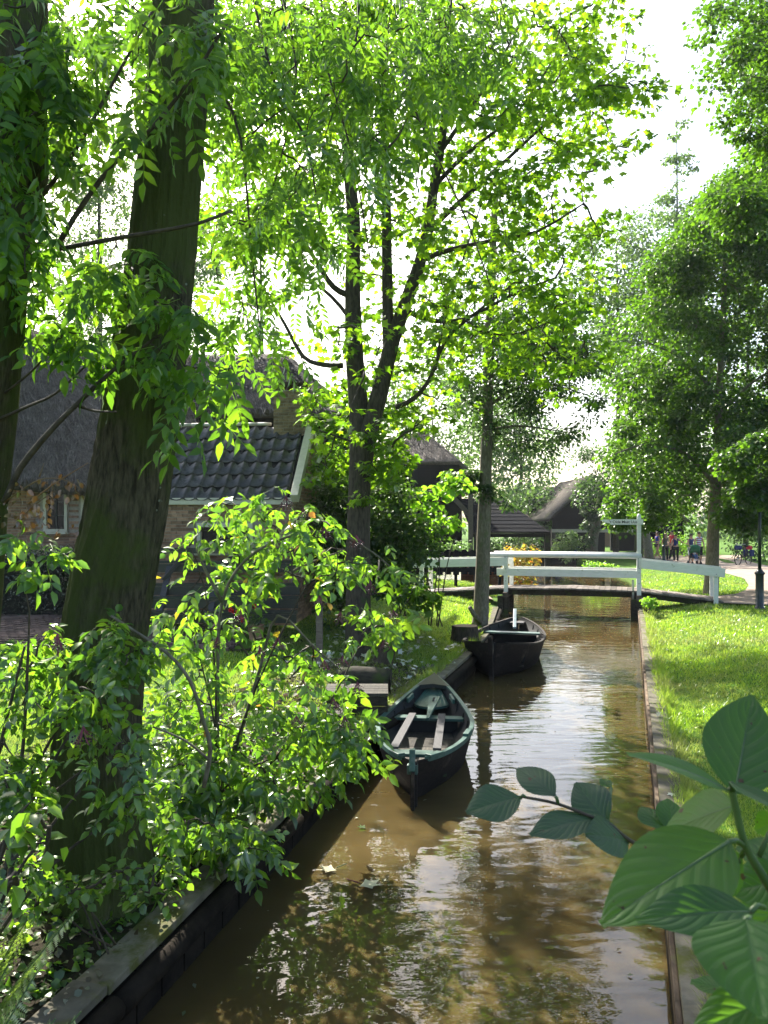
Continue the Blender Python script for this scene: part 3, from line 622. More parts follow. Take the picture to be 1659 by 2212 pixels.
wins = [((95-CX)/F*17.75-WX, (147-CX)/F*17.75-WX, 1.63, 2.66), ((176-CX)/F*17.75-WX, (232-CX)/F*17.75-WX, 1.63, 2.62)]
wl = wallslab(MB(), o+Vector((0,.014,0)), (1,0,0), Wd, 2.72, wins).build('wall', 'mortar', fh)
brickwork(wl, o, (1,0,0), Wd, 2.72, wins, 'brick', 'brick_s', 300, prefer=(1.6, 2.0))
for w_ in wins: window(fh, o, (1,0,0), *w_, bars=(1,2))
MB().box((-2.9, 21.6, 3.2), (5.4, .3, 4.9)).build('wall', 'dark', fh)  # rear wall coloured dark to stand in for the shadow under the eave
MB().box((-6.6, 20.2, 2.0), (4.6, .3, 2.4)).build('wall', 'mortar', fh)
# ------------------------------------------------------------------ barns by the water
def boards(parent, p0, ux, w, z0, z1, m, horizontal=False, bw=.16, clip=None):
    """Weatherboards, each a separate board; clip(x, z) -> allowed top (upright) or span (level)."""
    ux = Vector(ux).normalized(); n = ux.cross(Vector((0,0,1))); p0 = Vector(p0); k = 0; r = RNG(int(w*10)+3)
    N_ = int(((z1-z0) if horizontal else w)/bw)
    for i in range(N_):
        if horizontal:
            z = z0+(i+.5)*bw; a, b = clip(z) if clip else (0, w)
            if b-a < .1: continue
            c = p0+ux*(a+b)/2+Vector((0,0,z))+n*.02; tl = Vector((0,0,1))*math.cos(.14)-n*math.sin(.14)
            MB().box(c, (b-a, .025, bw*1.12), (ux, tl.cross(ux), tl)).build('board', m, parent)
        else:
            x = (i+.5)*bw; t_ = clip(x) if clip else z1
            if t_-z0 < .05: continue
            MB().box(p0+ux*x+Vector((0,0,(z0+t_)/2))+n*(.012+.006*(i % 2)), (bw*.96, .025, t_-z0)).build('board', m, parent)
B1 = thing('thatched_barn', at(950,1200,36), 'black boarded barn with a half hipped thatched roof standing open below, beyond the maple', 'barn')
Y = 36; Lx, Rx = at(800,0,Y).x, at(1021,0,Y).x; zb, zh = at(0,1059,Y).z, at(0,994,Y).z; zr_ = at(0,1026,Y).z; xh = at(986,0,Y).x
def topf(x):
    X = Lx+x; ax = at(905,0,Y).x
    return zh-.02 if X < xh and X > 2*ax-xh else zh-.02-(abs(X-ax)-(xh-ax))*(zh-zr_)/(Rx-xh)
MB().box((( Lx+Rx)/2, Y+.2, (zb+zr_)/2), (Rx-Lx-.1, .06, zr_-zb-.02)).build('backing', 'dark', B1)
_ax = at(905,0,Y).x; MB().box((_ax, Y+.2, (zr_+zh)/2-.02), (2*(xh-_ax), .05, zh-zr_)).build('backing', 'dark', B1)
boards(B1, (Lx, Y, 0), (1,0,0), Rx-Lx, zb, zh, 'black', False, .19, topf)
ap = at(907,928,39)
hip = slab([ap+Vector((-.1,0,0)), ap+Vector((.1,0,0))], [at(820,995,Y-.35), at(994,995,Y-.35)], .18).build('roof', 'thatch', B1, True); straw(hip, [ap+Vector((-.1,0,0)), ap+Vector((.1,0,0))], [at(820,995,Y-.35), at(994,995,Y-.35)], 3000, RNG(41))
rtop = [ap+Vector((0,.2,0)), ap+Vector((0,9,0))]; re_ = at(1028,1028,Y-.2); rbot = [Vector((re_.x, Y-.3, re_.z)), Vector((re_.x, Y+12, re_.z))]
hm = at(994,995,Y-.35); slab([hm, ap+Vector((0,0,0)), ap+Vector((0,9,0))], [Vector((re_.x, Y-.3, re_.z)), Vector((re_.x, Y+3, re_.z)), Vector((re_.x, Y+12, re_.z))], .2).build('roof', 'thatch', B1, True)
le_ = 2*ap.x-re_.x; slab([Vector((2*ap.x-hm.x, hm.y, hm.z)), ap, ap+Vector((0,9,0))], [Vector((le_, Y-.3, re_.z)), Vector((le_, Y+3, re_.z)), Vector((le_, Y+12, re_.z))], .2).build('roof', 'thatch', B1, True)
for px, w_ in ((1022,.2),(800,.2)): x = at(px,0,Y).x; MB().box((x-.1, Y+.1, (zb+.4)/2), (w_, .2, zb-.4)).build('post', 'oldwood', B1)
MB().beam(at(968,1062,Y)+Vector((0,.1,0)), at(1020,1118,Y)+Vector((0,.1,0)), .16, .2).build('brace', 'oldwood', B1)
MB().box(((Lx+Rx)/2, Y+.1, zb-.1), (Rx-Lx, .18, .18)).build('tie_beam', 'oldwood', B1)
MB().box(((Lx+Rx)/2, Y+5, 2.2), (Rx-Lx, .1, 3.8)).build('back_wall', 'dark', B1)
MB().box((Lx+.05, Y+2.6, 2.2), (.1, 4.7, 3.8)).build('side_wall', 'dark', B1)
B2 = thing('boathouse', at(1110,1200,38), 'open boathouse with a low black boarded roof on posts over the water, behind the bridge', 'boathouse')
Yb, Yt = 37, 40.5; b0, b1 = at(1020,1150,Yb), at(1188,1150,Yb); t0, t1 = at(990,1078,Yt), at(1087,1080,Yt); rows = 9
bk = MB(); bk.add([b0+Vector((0,.05,-.04)), b1+Vector((0,.05,-.04)), t1+Vector((0,.05,-.04)), t0+Vector((0,.05,-.04))], [(0,1,2,3)]); bk.build('roof', 'dark', B2)
for i in range(rows):
    a, b = b0.lerp(t0, i/rows), b1.lerp(t1, i/rows); c, d = b0.lerp(t0, (i+1.12)/rows), b1.lerp(t1, (i+1.12)/rows); nn = (b-a).cross(c-a).normalized(); nn = nn if nn.z > 0 else -nn
    vs = [a+nn*.035, b+nn*.035, d+nn*.012, c+nn*.012]; m_ = MB(); m_.add([v for v in vs]+[v-nn*.03 for v in vs], [(0,1,2,3),(7,6,5,4),(0,4,5,1),(1,5,6,2),(2,6,7,3),(3,7,4,0)]); m_.build('board', 'black', B2)
sr = MB(); sr.add([b1, t1, Vector((b1.x, 45, b1.z)), Vector((t1.x, 43, t1.z))], [(0,2,3,1)]); sr.build('roof', 'black', B2)
for px, Yp in ((1182,37.3),(1029,37.3),(1184,44)): p = at(px, 1128, Yp); MB().box((p.x, Yp, 1.0), (.24,.24,2.5)).build('post', 'pile', B2)
MB().beam(b0+Vector((0,.4,-.14)), b1+Vector((-.1,.4,-.14)), .16, .18).build('beam', 'dark', B2)
def gablebarn(name, label, Y, apx, apy, ex, ey, bx0, bx1, zb_py, flip=1, m='black'):
    t = thing(name, at(apx, 1195, Y), label, 'barn'); ap = at(apx, apy, Y); e = at(ex, ey, Y); half = abs(ap.x-e.x); zb = at(0, zb_py, Y).z
    x0, x1 = at(bx0,0,Y).x, at(bx1,0,Y).x
    def cl(z):
        h = half*(ap.z-z)/(ap.z-e.z); return max(x0, ap.x-h)-x0+.02, min(x1, ap.x+h)-x0-.02
    boards(t, (x0, Y, 0), (1,0,0), x1-x0, zb, ap.z, m, True, .17, cl)
    for s in (-1, 1):
        E = Vector((ap.x+s*half*1.08, Y-.3, e.z-.08*(ap.z-e.z))); tp = [ap+Vector((0,-.3,.12)), ap+Vector((0,10,.12))]; bt = [E, E+Vector((0,10.3,0))]
        if s > 0: tp, bt = tp[::-1], bt[::-1]
        slab(tp, bt, .22).build('roof', 'thatch', t, True)
    MB().box(((x0+x1)/2, Y+8, zb), (x1-x0, .2, 5)).build('back_wall', 'dark', t)
    for xx in (x0+.1, x1-.1): MB().box((xx, Y+.1, zb/2+.25), (.24,.22,zb-.5)).build('post', 'oldwood', t)
    MB().box(((x0+x1)/2, Y+.05, zb-.1), (x1-x0, .2, .2)).build('tie_beam', 'cream' if m == 'black' else m, t)
    return t
gablebarn('black_barn', 'black weatherboarded gable barn with a thatched verge behind the boathouse, boats stored under it', 50, 1284, 1030, 1192, 1112, 1192, 1382, 1143)
gablebarn('black_barn', 'small black weatherboarded barn behind the group of walkers', 56, 1432, 1085, 1380, 1122, 1388, 1478, 1170)
tb = thing('thatched_house', at(1220,1190,75), 'distant house whose grey thatched roof shows above the black barn', 'house')
slab([at(1150,1052,78), at(1420,1052,78)], [at(1130,1120,74), at(1440,1120,74)], .3).build('roof', 'thatch', tb, True); MB().box((at(1285,0,76).x, 77, 1.8), (11, 2, 3.4)).build('wall', 'brick_s', tb)
# ------------------------------------------------------------------ the white footbridge
fb = thing('footbridge', (5.3, 23.2, .6), 'white railed wooden footbridge across the canal', 'bridge')
BA = Vector((8.99,21.9,0)); bu = Vector((-.957,.29,0)); bv = Vector((.29,.957,0)); BW = 1.05
def bp(s, v, z): return BA+bu*s+bv*v+Vector((0,0,z))
prof = [(-.15,.56),(0,.60),(2.0,.80),(3.8,.83),(5.68,.80),(8.2,.62),(8.5,.58)]
def dz(s):
    for (a, za), (b, zb) in zip(prof, prof[1:]):
        if s <= b: return za+(zb-za)*(s-a)/(b-a)
    return .58
s = -.1; r = RNG(51); pm = MB().box((0,0,0), (.145, BW+.16, .045)).mesh('plank')
while s < 8.4:
    sl_ = (dz(s+.1)-dz(s-.1))/.2; X = (bu+Vector((0,0,sl_))).normalized(); Z = X.cross(bv); Z = Z if Z.z > 0 else -Z; c = bp(s, BW/2, dz(s)-.022+r.normal()*.002)
    piece('plank', pm, Matrix(((X.x, bv.x, Z.x, c.x), (X.y, bv.y, Z.y, c.y), (X.z, bv.z, Z.z, c.z), (0,0,0,1))), 'deck', fb); s += .155
for v in (.12, BW-.12):
    for a, b in ((0,2.0),(2.0,5.68),(5.68,8.2)): MB().beam(bp(a+.01, v, dz(a)-.125), bp(b-.01, v, dz(b)-.125), .1, .15).build('girder', 'pile', fb)
for v, e in ((-.05, 0), (BW+.05, 1)):
    for sx, zt in ((2.0, 1.86), (5.68, 1.84)):
        MB().box(bp(sx, v, (zt+.68)/2), (.115,.115,zt-.68), (bu, bv, Vector((0,0,1)))).build('post', 'white', fb, bevel=.008)
        MB().box(bp(sx, v, .10), (.125,.125,1.15), (bu, bv, Vector((0,0,1)))).build('pile', 'pile', fb, bevel=.008)
        MB().box(bp(sx+(.14 if sx < 3 else -.0)+(.16 if sx > 3 else 0), v+.02, .06), (.16,.16,1.0), (bu, bv, Vector((0,0,1)))).build('pile', 'pile', fb, bevel=.008)
        MB().box(bp(sx+.02, v-.062, 1.60), (.03,.014,.32), (bu, bv, Vector((0,0,1)))).build('bracket', 'steel', fb)
    MB().box(bp(.02, v, .94), (.115,.115,.98), (bu, bv, Vector((0,0,1)))).build('post', 'white', fb, bevel=.008)
    MB().box(bp(8.2, v, .90), (.115,.115,.98), (bu, bv, Vector((0,0,1)))).build('post', 'white', fb, bevel=.008)
    MB().tube([bp(1.93, v-.02, 1.755), bp(3.2, v-.02, 1.757), bp(6.2, v-.02, 1.752)], .068, 14).build('handrail', 'pipe', fb, True)
    MB().beam(bp(1.96, v+.0, 1.255), bp(5.95, v+.0, 1.26), .05, .215).build('mid_rail', 'white', fb, bevel=.006)
    MB().beam(bp(-.2, v-.085, 1.335), bp(1.95, v-.085, 1.545), .055, .235).build('rail', 'white', fb, bevel=.006)
    MB().beam(bp(5.62, v-.085, 1.56), bp(8.45, v-.085, 1.46), .055, .24).build('rail', 'white', fb, bevel=.006)
for sx in (2.0, 5.68): MB().beam(bp(sx, -.3, .61), bp(sx, BW+.2, .61), .13, .14).build('crossbeam', 'oldwood', fb)
MB().beam(bp(2.16,-.02,1.1), bp(2.16,-.02,.45), .05, .05).build('lock_bar', 'steel', fb)
for sx, zz in ((2.0,1.42),(2.0,1.30),(2.0,1.0),(5.68,1.5),(5.68,1.35),(5.68,1.0),(.02,1.30),(.02,1.22),(8.2,1.5)):
    c = bp(sx, -.05-.058-(.062 if zz > 1.25 and sx < 1 or sx > 8 else 0), zz); MB().tube([c, c-bv*.014], .016, 8).build('bolt', 'steel', fb)
# finger sign on the bridge post
fs = thing('finger_signpost', bp(2.0,-.05,1.87), 'white signpost with one pointing board rising from the bridge railing', 'sign')
MB().box(bp(2.0,-.05,2.36), (.112,.112,.98), (bu, bv, Vector((0,0,1)))).lathe(bp(2.0,-.05,2.85), [(.056,0),(.06,.02),(.045,.06),(.02,.085)], 12).build('post', 'white', fs, bevel=.006)
zc = 2.705; ol = [(-.11,.075),(.75,.075),(.78,.052),(.86,.066),(.93,.07),(.99,.06),(1.03,.035),(.98,.03),(.93,.01),(.88,-.02),(.82,-.035),(.79,-.03),(.75,-.075),(-.11,-.075)]
mb = MB(); k = len(ol); ol2 = [(s_, z_*1.0) for s_, z_ in ol]
mb.v = [tuple(bp(2.0+s_, -.05-.058-.0, zc+z_)) for s_, z_ in ol2]+[tuple(bp(2.0+s_, -.05-.088, zc+z_)) for s_, z_ in ol2]
mb.f = [tuple(range(k)), tuple(reversed(range(k, 2*k)))]+[(i, (i+1) % k, (i+1) % k+k, i+k) for i in range(k)]
bd = mb.build('pointing_board', 'white', fs)
def text(name, body, size, loc, xdir, m, parent, bold=.0):
    c = bpy.data.curves.new(name, 'FONT'); c.body = body; c.size = size; c.align_x = 'CENTER'; c.align_y = 'CENTER'; c.extrude = .001; c.offset = bold; c.materials.append(M[m])
    o = bpy.data.objects.new(name, c); COL.objects.link(o); dg = bpy.context.evaluated_depsgraph_get(); me = bpy.data.meshes.new_from_object(o.evaluated_get(dg)); bpy.data.objects.remove(o)
    X = Vector(xdir).normalized(); Z = X.cross(Vector((0,0,1))); R = Matrix(((X.x, 0, Z.x, loc[0]), (X.y, 0, Z.y, loc[1]), (0, 1, 0, loc[2]), (0,0,0,1)))
    q = bpy.data.objects.new(name, me); COL.objects.link(q); q.parent = parent; q.matrix_local = Matrix.Translation(-wloc(parent)) @ R; return q
text('lettering', "\u2018t Olde Maat Uus", .107, bp(2.42,-.05-.0905,zc), -bu, 'ink', bd, .0012)
# picket fence beyond the bridge
pf = thing('picket_fence', at(980,1240,27), 'dark stained picket fence with scalloped tops behind the left end of the bridge', 'fence')
pk = MB(); w2 = .10; hh = .84
prof_ = [(-w2,0),(w2,0),(w2,hh-.07),(w2*.7,hh-.02),(0,hh),(-w2*.7,hh-.02),(-w2,hh-.07)]
pk.v = [(x, -.012, z) for x, z in prof_]+[(x, .012, z) for x, z in prof_]; k = 7; pk.f = [tuple(range(k)), tuple(reversed(range(k, 14)))]+[((i+1) % k, i, i+k, (i+1) % k+k) for i in range(k)]; pk = pk.mesh('picket')
x0 = at(880,0,27).x; x1 = at(1090,0,27).x; i = 0; x = x0
while x < x1:
    c = Vector((x, 27-.04, at(0,1242,27).z+.02*(i % 2))); piece('picket', pk, Matrix.Translation(c), 'black', pf); x += .27; i += 1
for z in (at(0,1231,27).z, at(0,1196,27).z): MB().box(((x0+x1)/2, 27, z), (x1-x0+.2, .05, .15)).build('rail', 'black', pf)
for px in (985, 890, 1080): p = at(px,0,27).x; MB().box((p, 27.06, .85), (.1,.1,1.4)).build('post', 'black', pf)
# ------------------------------------------------------------------ boats
def boat(name, label, C, ang, L, Wd, z_near, z_mid, z_far, blunt, fine, hullm, gunm, deckcol, rest):
    t = thing(name, C, label, 'boat'); f = Vector((math.sin(ang), math.cos(ang), 0)); s = Vector((math.cos(ang), -math.sin(ang), 0)); C = Vector(C)
    def hw(u): return Wd*(1-(1-u)**blunt)**.8 if False else Wd*min(1, (max(0, u)/.5)**0*(1-abs(1-2*u)**(blunt if u < .5 else fine)))**.72
    def sh(u): return (z_near-z_mid)*max(0, 1-2*u)**2+z_mid+(z_far-z_mid)*max(0, 2*u-1)**2.2
    def P(u, x, z): return C+f*(L*u)+s*x+Vector((0,0,z))
    n = 26; us = [.0+(i/n) for i in range(n+1)]; us[0] = .006; us[-1] = .994
    def shell(inset, floor, rev):
        mb = MB()
        for u in us:
            w = max(.012, hw(u)-inset); zt = sh(u); rk = 1-.10*0
            for q in (-1,-.93,-.80,-.5,0,.5,.80,.93,1):
                aq = abs(q); tp_ = 1-.55*abs(1-2*u)**2.5; x = math.copysign(w*(1 if aq == 1 else .97 if aq == .93 else .84*tp_ if aq == .8 else .5*tp_), q) if q else 0
                lift = .22*abs(1-2*u)**4
                zz = {1:zt, .93:zt-.10, .8:floor+lift+.10 if floor > 0 else .02+lift, .5:floor+lift if floor > 0 else -.12+lift, 0:floor+lift if floor > 0 else -.16+lift}[aq]
                sh_ = .04*(1 if u < .5 else -1)*abs(1-2*u)**3*(1-min(1, max(0, zz/zt))); mb.v.append(tuple(P(u+sh_*.6, x, min(zz, zt))))
        for i in range(n):
            for j in range(8):
                a = i*9+j; fc = (a, a+1, a+10, a+9); mb.f.append(fc if rev else fc[::-1])
        return mb
    o = shell(0, 0, False); hull = o.build('hull', hullm, t, True)
    shell(.035, .09, True).build('lining', 'tarin', hull, True)
    # gunwales: a flat strip on each side, ending short of the near stem
    for q in (-1, 1):
        mb = MB(); k0 = 0; uu = [.035+(.985-.035)*i/28 for i in range(29)]
        for u in uu:
            w = hw(u); z = sh(u)+.004
            for dx, dz_ in ((.014,-.028),(.014,.016),(-.034,.016),(-.034,-.014)): mb.v.append(tuple(P(u, q*(max(.02, w+dx)), z+dz_)))
        for i in range(28):
            for j in range(4): a, b = i*4+j, i*4+(j+1) % 4; fc = (a, b, b+4, a+4); mb.f.append(fc if q > 0 else fc[::-1])
        mb.f += [(0,1,2,3), (115,114,113,112)]; mb.build('gunwale', gunm, t, bevel=0)
    for u in (.16,.26,.36,.46,.56,.66,.76,.85):
        for q in (-1, 1):
            w = hw(u)-.04; lift = .22*abs(1-2*u)**4; MB().tube([P(u, q*w, sh(u)-.02), P(u, q*w*.96, sh(u)-.12), P(u, q*w*.86, .16+lift), P(u, q*w*.55, .10+lift)], .018, 4).build('rib', 'tarin', t)
    for i in range(7):
        for q in (-.4, 0, .4):
            u0 = .16+i*.10; 
            if q == 0: MB().box(P(u0+.05, 0, .125), (hw(u0+.05)*1.42, L*.10-.012, .02), (s, f, Vector((0,0,1)))).build('floorboard', 'floorboard', t)
    rest(t, P, hw, sh, s, f); return t
def rest1(t, P, hw, sh, s, f):
    Z = Vector((0,0,1))
    # green foredeck with a rounded edge, dark breasthook at the very tip
    mb = MB(); us = [.80+.165*i/8 for i in range(9)]
    mb.v = []
    for q in range(9):
        x = -1+2*q/8; u0 = .765+.10*x*x*.6; mb.v.append(tuple(P(u0, x*(hw(u0)-.09), sh(.8)-.10)))
    for q in range(9):
        x = -1+2*q/8; u1 = .955; mb.v.append(tuple(P(u1-.03*x*x, x*(hw(u1-.03*x*x)-.05)*.8, sh(u1)-.09)))
    mb.v += [(a, b, c-.03) for a, b, c in mb.v[:9]]
    mb.f = [(i, i+1, i+10, i+9) for i in range(8)]+[(i+1, i, i+18, i+19) for i in range(8)]; mb.build('foredeck', 'boatgreen', t)
    k = .985; b = MB(); tip = P(1.0, 0, sh(1)+.05); a1, a2 = P(.90, -hw(.90), sh(.9)+.02), P(.90, hw(.90), sh(.9)+.02); m_ = P(.915, 0, sh(.9)+.035)
    b.add([tip, a1, m_, a2]+[Vector(v)-Vector((0,0,.05)) for v in (tip, a1, m_, a2)], [(0,1,2),(0,2,3),(4,6,5),(4,7,6),(1,5,6,2),(2,6,7,3),(0,4,5,1),(3,7,4,0)]); b.build('breasthook', 'blackpaint', t)
    MB().box(P(.655, 0, sh(.6)-.085), (2*hw(.655)-.09, .16, .035), (s, f, Z)).build('seat', 'boatgreen', t, bevel=.006)
    MB().box(P(.655, 0, .21), (2*hw(.655)-.24, .03, .18), (s, f, Z)).build('bulkhead', 'tarin', t)
    MB().box(P(.15, 0, sh(.15)-.05), (2*hw(.15)-.10, .16, .035), (s, f, Z)).build('seat', 'boatgreen', t, bevel=.006)
    for x0, x1 in ((-.20,-.25),(.16,.19)):
        MB().beam(P(.665, x0, sh(.6)-.045), P(.165, x1, sh(.16)-.012), .085, .022).build('lengthwise_board', 'greyplank', t)
    MB().box(P(-.004, 0, .16), (.065, .07, .55), (s, f, Z)).box(P(.0, 0, .40), (.075,.12,.05), (s, f, Z)).build('stem', 'tar', t, bevel=.006)
    MB().box(P(-.022, -.01, .455), (.055,.05,.20), (s, f, (Z+f*.25).normalized())).box(P(-.012, -.01, .36), (.10,.07,.09), (s, f, Z)).build('rudder_head', 'boatgreen', t, bevel=.006)
    MB().box(P(-.03, 0, .05), (.03,.09,.60), (s, f, Z)).build('rudder', 'tar', t)
    for q in (-1, 1):
        MB().beam(P(.035, q*hw(.035), sh(.04)+.03), P(.085, q*hw(.085), sh(.08)+.024), .075, .03).build('gunwale_end', 'boatgreen', t, bevel=.004)
        MB().beam(P(.76, q*(hw(.76)-.09), sh(.76)+.0), P(.82, q*(hw(.82)-.08), sh(.82)+.0), .03, .06).build('cleat', 'boatgreen', t, bevel=.004)
        MB().beam(P(.30, q*(hw(.30)-.01), sh(.30)+.034), P(.37, q*(hw(.37)-.01), sh(.37)+.034), .06, .03).build('cleat', 'boatgreen', t, bevel=.004)
b1a, b1b = Vector((.285,7.72,0)), Vector((.685,11.05,0)); dv = b1b-b1a
BT1 = boat('wooden_punt', 'small dark wooden boat with green gunwales, seats and foredeck, nearer of the two moored boats', b1a, math.atan2(dv.x, dv.y), dv.length, .545, .42, .385, .60, 2.0, 1.45, 'tar', 'boatgreen', None, rest1)
def rest2(t, P, hw, sh, s, f):
    Z = Vector((0,0,1))
    MB().box(P(.70, 0, sh(.7)-.07), (2*hw(.7)-.10, .22, .035), (s, f, Z)).build('seat', 'boatgreen', t, bevel=.006)
    MB().box(P(.72, 0, .22), (2*hw(.72)-.22, .03, .24), (s, f, Z)).build('bulkhead', 'dark', t)
    MB().beam(P(.004, 0, -.1), P(-.045, 0, sh(0)+.14), .07, .10).build('stem', 'tar', t, bevel=.008)
    for q in (-1, 1):
        for k in range(5): u = .30+.07*k; MB().box(P(u, q*(hw(u)-.05), sh(u)-.0), (.07,.035,.03), (s, f, Z)).build('cleat', 'tar', t)
    # the tiller stands up over the stern
    b = P(.80, .0, sh(.8)-.05); MB().beam(b, b+f*.55+s*-.05+Z*.34, .07, .045).build('tiller', 'palepaint', t, bevel=.006)
    # bleached planking on the bow's left cheek
    MB().box(P(.93, 0, sh(.93)-.05), (.3,.4,.03), (s, f, Z)).build('afterdeck', 'tarin', t)
b2a, b2b = Vector((1.84,13.85,0)), Vector((3.05,18.3,0)); dv = b2b-b2a
boat('wooden_punt', 'big black tarred wooden boat with a raised tiller, moored farther along by the bare trunk', b2a, math.atan2(dv.x, dv.y), dv.length, .74, .64, .44, .56, 3.2, 1.7, 'tar', 'tar', None, rest2)
# slotted tiller board lying over the seat of the green boat
tl = thing('tiller_board', at(918,1540,9.9), 'tapered green board with slotted head resting on the seat of the nearer boat', 'board')
f1 = (b1b-b1a).normalized(); s1 = Vector((f1.y,-f1.x,0)); p, q = b1a+f1*1.98+s1*.0+Vector((0,0,.345)), b1a+f1*2.70+s1*.045+Vector((0,0,.455)); d = (q-p).normalized(); x = d.cross(Vector((0,0,1))).normalized(); y = x.cross(d)
mb = MB(); ws = [(0,.018),(.35,.032),(.68,.055),(.98,.072),(1,.06)]; 
for u_, w_ in ws:
    c = p.lerp(q, u_); mb.v += [tuple(c-x*w_+y*.016), tuple(c+x*w_+y*.016), tuple(c+x*w_-y*.012), tuple(c-x*w_-y*.012)]
for i in range(4):
    for j in range(4): a, b = i*4+j, i*4+(j+1) % 4; mb.f.append((a, b, b+4, a+4))
mb.f += [(3,2,1,0), (16,17,18,19)]; mb.build('blade', 'boatgreen', tl)
MB().box(p.lerp(q, .83)+y*.0165, (.022,.13,.006), (x, d, y)).build('slot', 'dark', tl)
for (nm, lab, px, py, Y, Lb, wb, hm) in (('moored_boat', 'rust orange rowing boat under the open boathouse', 1068, 1192, 41, 3.4, .6, 'hull_orange'), ('covered_boat', 'boat under a blue tarpaulin below the black barn', 1178, 1192, 52, 4.2, .8, 'tarp_blue')):
    c = at(px, 1128, Y); c.z = 0; t = thing(nm, c, lab, 'boat'); mb = MB(); n = 12
    for i in range(n+1):
        u = i/n; w = wb*max(.03, 1-abs(2*u-1)**2.4); zt = .62+.25*abs(2*u-1)**3
        for q_, zq in ((-1,zt),(-.9,.2),(-.5,-.1),(.5,-.1),(.9,.2),(1,zt)): mb.v.append((c.x+(u-.5)*Lb, c.y+q_*w, zq))
    for i in range(n):
        for j in range(5): a = i*6+j; mb.f.append((a, a+1, a+7, a+6))
    mb.build('hull', 'hull_orange' if hm == 'hull_orange' else 'tar', t, True)
    mb = MB()
    for i in range(n+1):
        u = i/n; w = wb*1.03*max(.03, 1-abs(2*u-1)**2.4); zt = .62+.25*abs(2*u-1)**3
        for q_, zq in ((-1,zt-.04),(-.5,zt+(.25 if hm != 'hull_orange' else .12)),(.5,zt+(.25 if hm != 'hull_orange' else .12)),(1,zt-.04)): mb.v.append((c.x+(u-.5)*Lb*1.01, c.y+q_*w, zq))
    for i in range(n):
        for j in range(3): a = i*4+j; mb.f.append((a+1, a, a+4, a+5))
    mb.build('cover', hm, t, True)

# the thin summer haze
hzv = bpy.data.materials.new('haze'); hzv.use_nodes = True; t_ = hzv.node_tree; t_.nodes.remove(t_.nodes['Principled BSDF']); pv_ = N(t_, 'ShaderNodeVolumePrincipled')
pv_.inputs['Color'].default_value = (.86,.93,1,1); pv_.inputs['Density'].default_value = .0003; pv_.inputs['Anisotropy'].default_value = .3
t_.links.new(pv_.outputs[0], [n for n in t_.nodes if n.type == 'OUTPUT_MATERIAL'][0].inputs['Volume'])
hb = MB().box((0, 330, 14.5), (1840, 760, 32)).build('haze', hzv); tag(hb, kind='stuff')
# ------------------------------------------------------------------ grass and litter
def grass(name, edge, zf, sgn, n, Y0, Y1, off0, off1, seed, m='grass', h=(.022,.055), skip=None, wd=.0055):
    r = RNG(seed); Y = 1/(1/Y1+(1/Y0-1/Y1)*r.random(n)); x = np.array([edge(y) for y in Y])+sgn*(off0+(off1-off0)*r.random(n)**1.3)
    px = CX+F*x/Y; ok = (px > -260) & (px < 2200)
    if skip: ok &= ~skip(x, Y)
    x, Y = x[ok], Y[ok]; n = len(x); z = np.array([zf(a, b) for a, b in zip(x, Y)]); p = np.stack([x, Y, z], 1)
    a = r.uniform(0, 6.283, n); s = np.stack([np.cos(a), np.sin(a), 0*a], 1); k = np.clip(Y/9, .7, 2.6)[:,None]; w = s*wd*k*r.uniform(.6,1.4,n)[:,None]
    l = r.normal(size=(n,3))*.55; l[:,2] = 1; l /= np.linalg.norm(l, axis=1)[:,None]; hh = r.uniform(h[0], h[1], n)[:,None]*np.clip(k, 1, 1.5)
    V = np.stack([p-w, p+w, p+l*hh], 1).reshape(-1,3); return tag(link(name, npmesh(name, V, np.arange(3*n).reshape(-1,3)), m), kind='stuff')
onpath = lambda x, Y: (Y > 20.8) & (x > np.interp(Y, [20.9,21.2,22,23,23.6,24.4,26,28,31,34,38,42,46,50], [11.5,10.6,8.9,8.8,9.4,10.6,11.6,12.6,13.8,14.6,15.1,15.2,15,14.5])) & (x < np.interp(Y, [21,26,31,38,42,46,50], [15,16.6,17.2,18.6,19.4,20.5,22]))
grass('grass', rx, zr, 1, 330000, 3.5, 42, .21, 9, 61, skip=onpath)
grass('grass', lx, zl, -1, 150000, 6.5, 30, .28, 6, 62, skip=lambda x, Y: ((Y < 9) & (x > -1.6)) | ((Y > 12.6) & (Y < 17.5) & (x < -2)) | ((Y > 23.8) & (Y < 25.4)))
grass('edge_tufts', rx, zr, 1, 16000, 3.5, 24, .13, .32, 69, h=(.06,.15), wd=.005)
grass('edge_tufts', lx, zl, -1, 5000, 9.5, 22, .16, .34, 70, h=(.05,.12), wd=.005)
def ground_leaves(name, edge, zf, sgn, n, Y0, Y1, o0, o1, seed, shape, m, size, up=.35, lift=.02):
    r = RNG(seed); Y = r.uniform(Y0, Y1, n); x = np.array([edge(y) for y in Y])+sgn*r.uniform(o0, o1, n); z = np.array([zf(a, b) for a, b in zip(x, Y)])+lift*(1+r.random(n))
    d = r.normal(size=(n,3)); d[:,2] *= .3; d /= np.linalg.norm(d, axis=1)[:,None]; nn = np.array([0,0,1.])+r.normal(size=(n,3))*up; nn -= d*(nn*d).sum(1)[:,None]; nn /= np.linalg.norm(nn, axis=1)[:,None]
    return tag(link(name, leafmesh(name, r, SHAPES[shape], (np.stack([x,Y,z],1), np.cross(d, nn), d, nn, r.uniform(size[0], size[1], n))), m), kind='stuff')
ground_leaves('fallen_leaves', lx, zl, -1, 260, 11.3, 15.5, .05, 2.6, 63, 'maple', 'leaf_pale', (.09,.14), .4, .03)
ground_leaves('fallen_leaves', rx, zr, 1, 60, 6, 19, .0, 4.5, 64, 'maple', 'leaf_pale', (.08,.13), .4, .035)
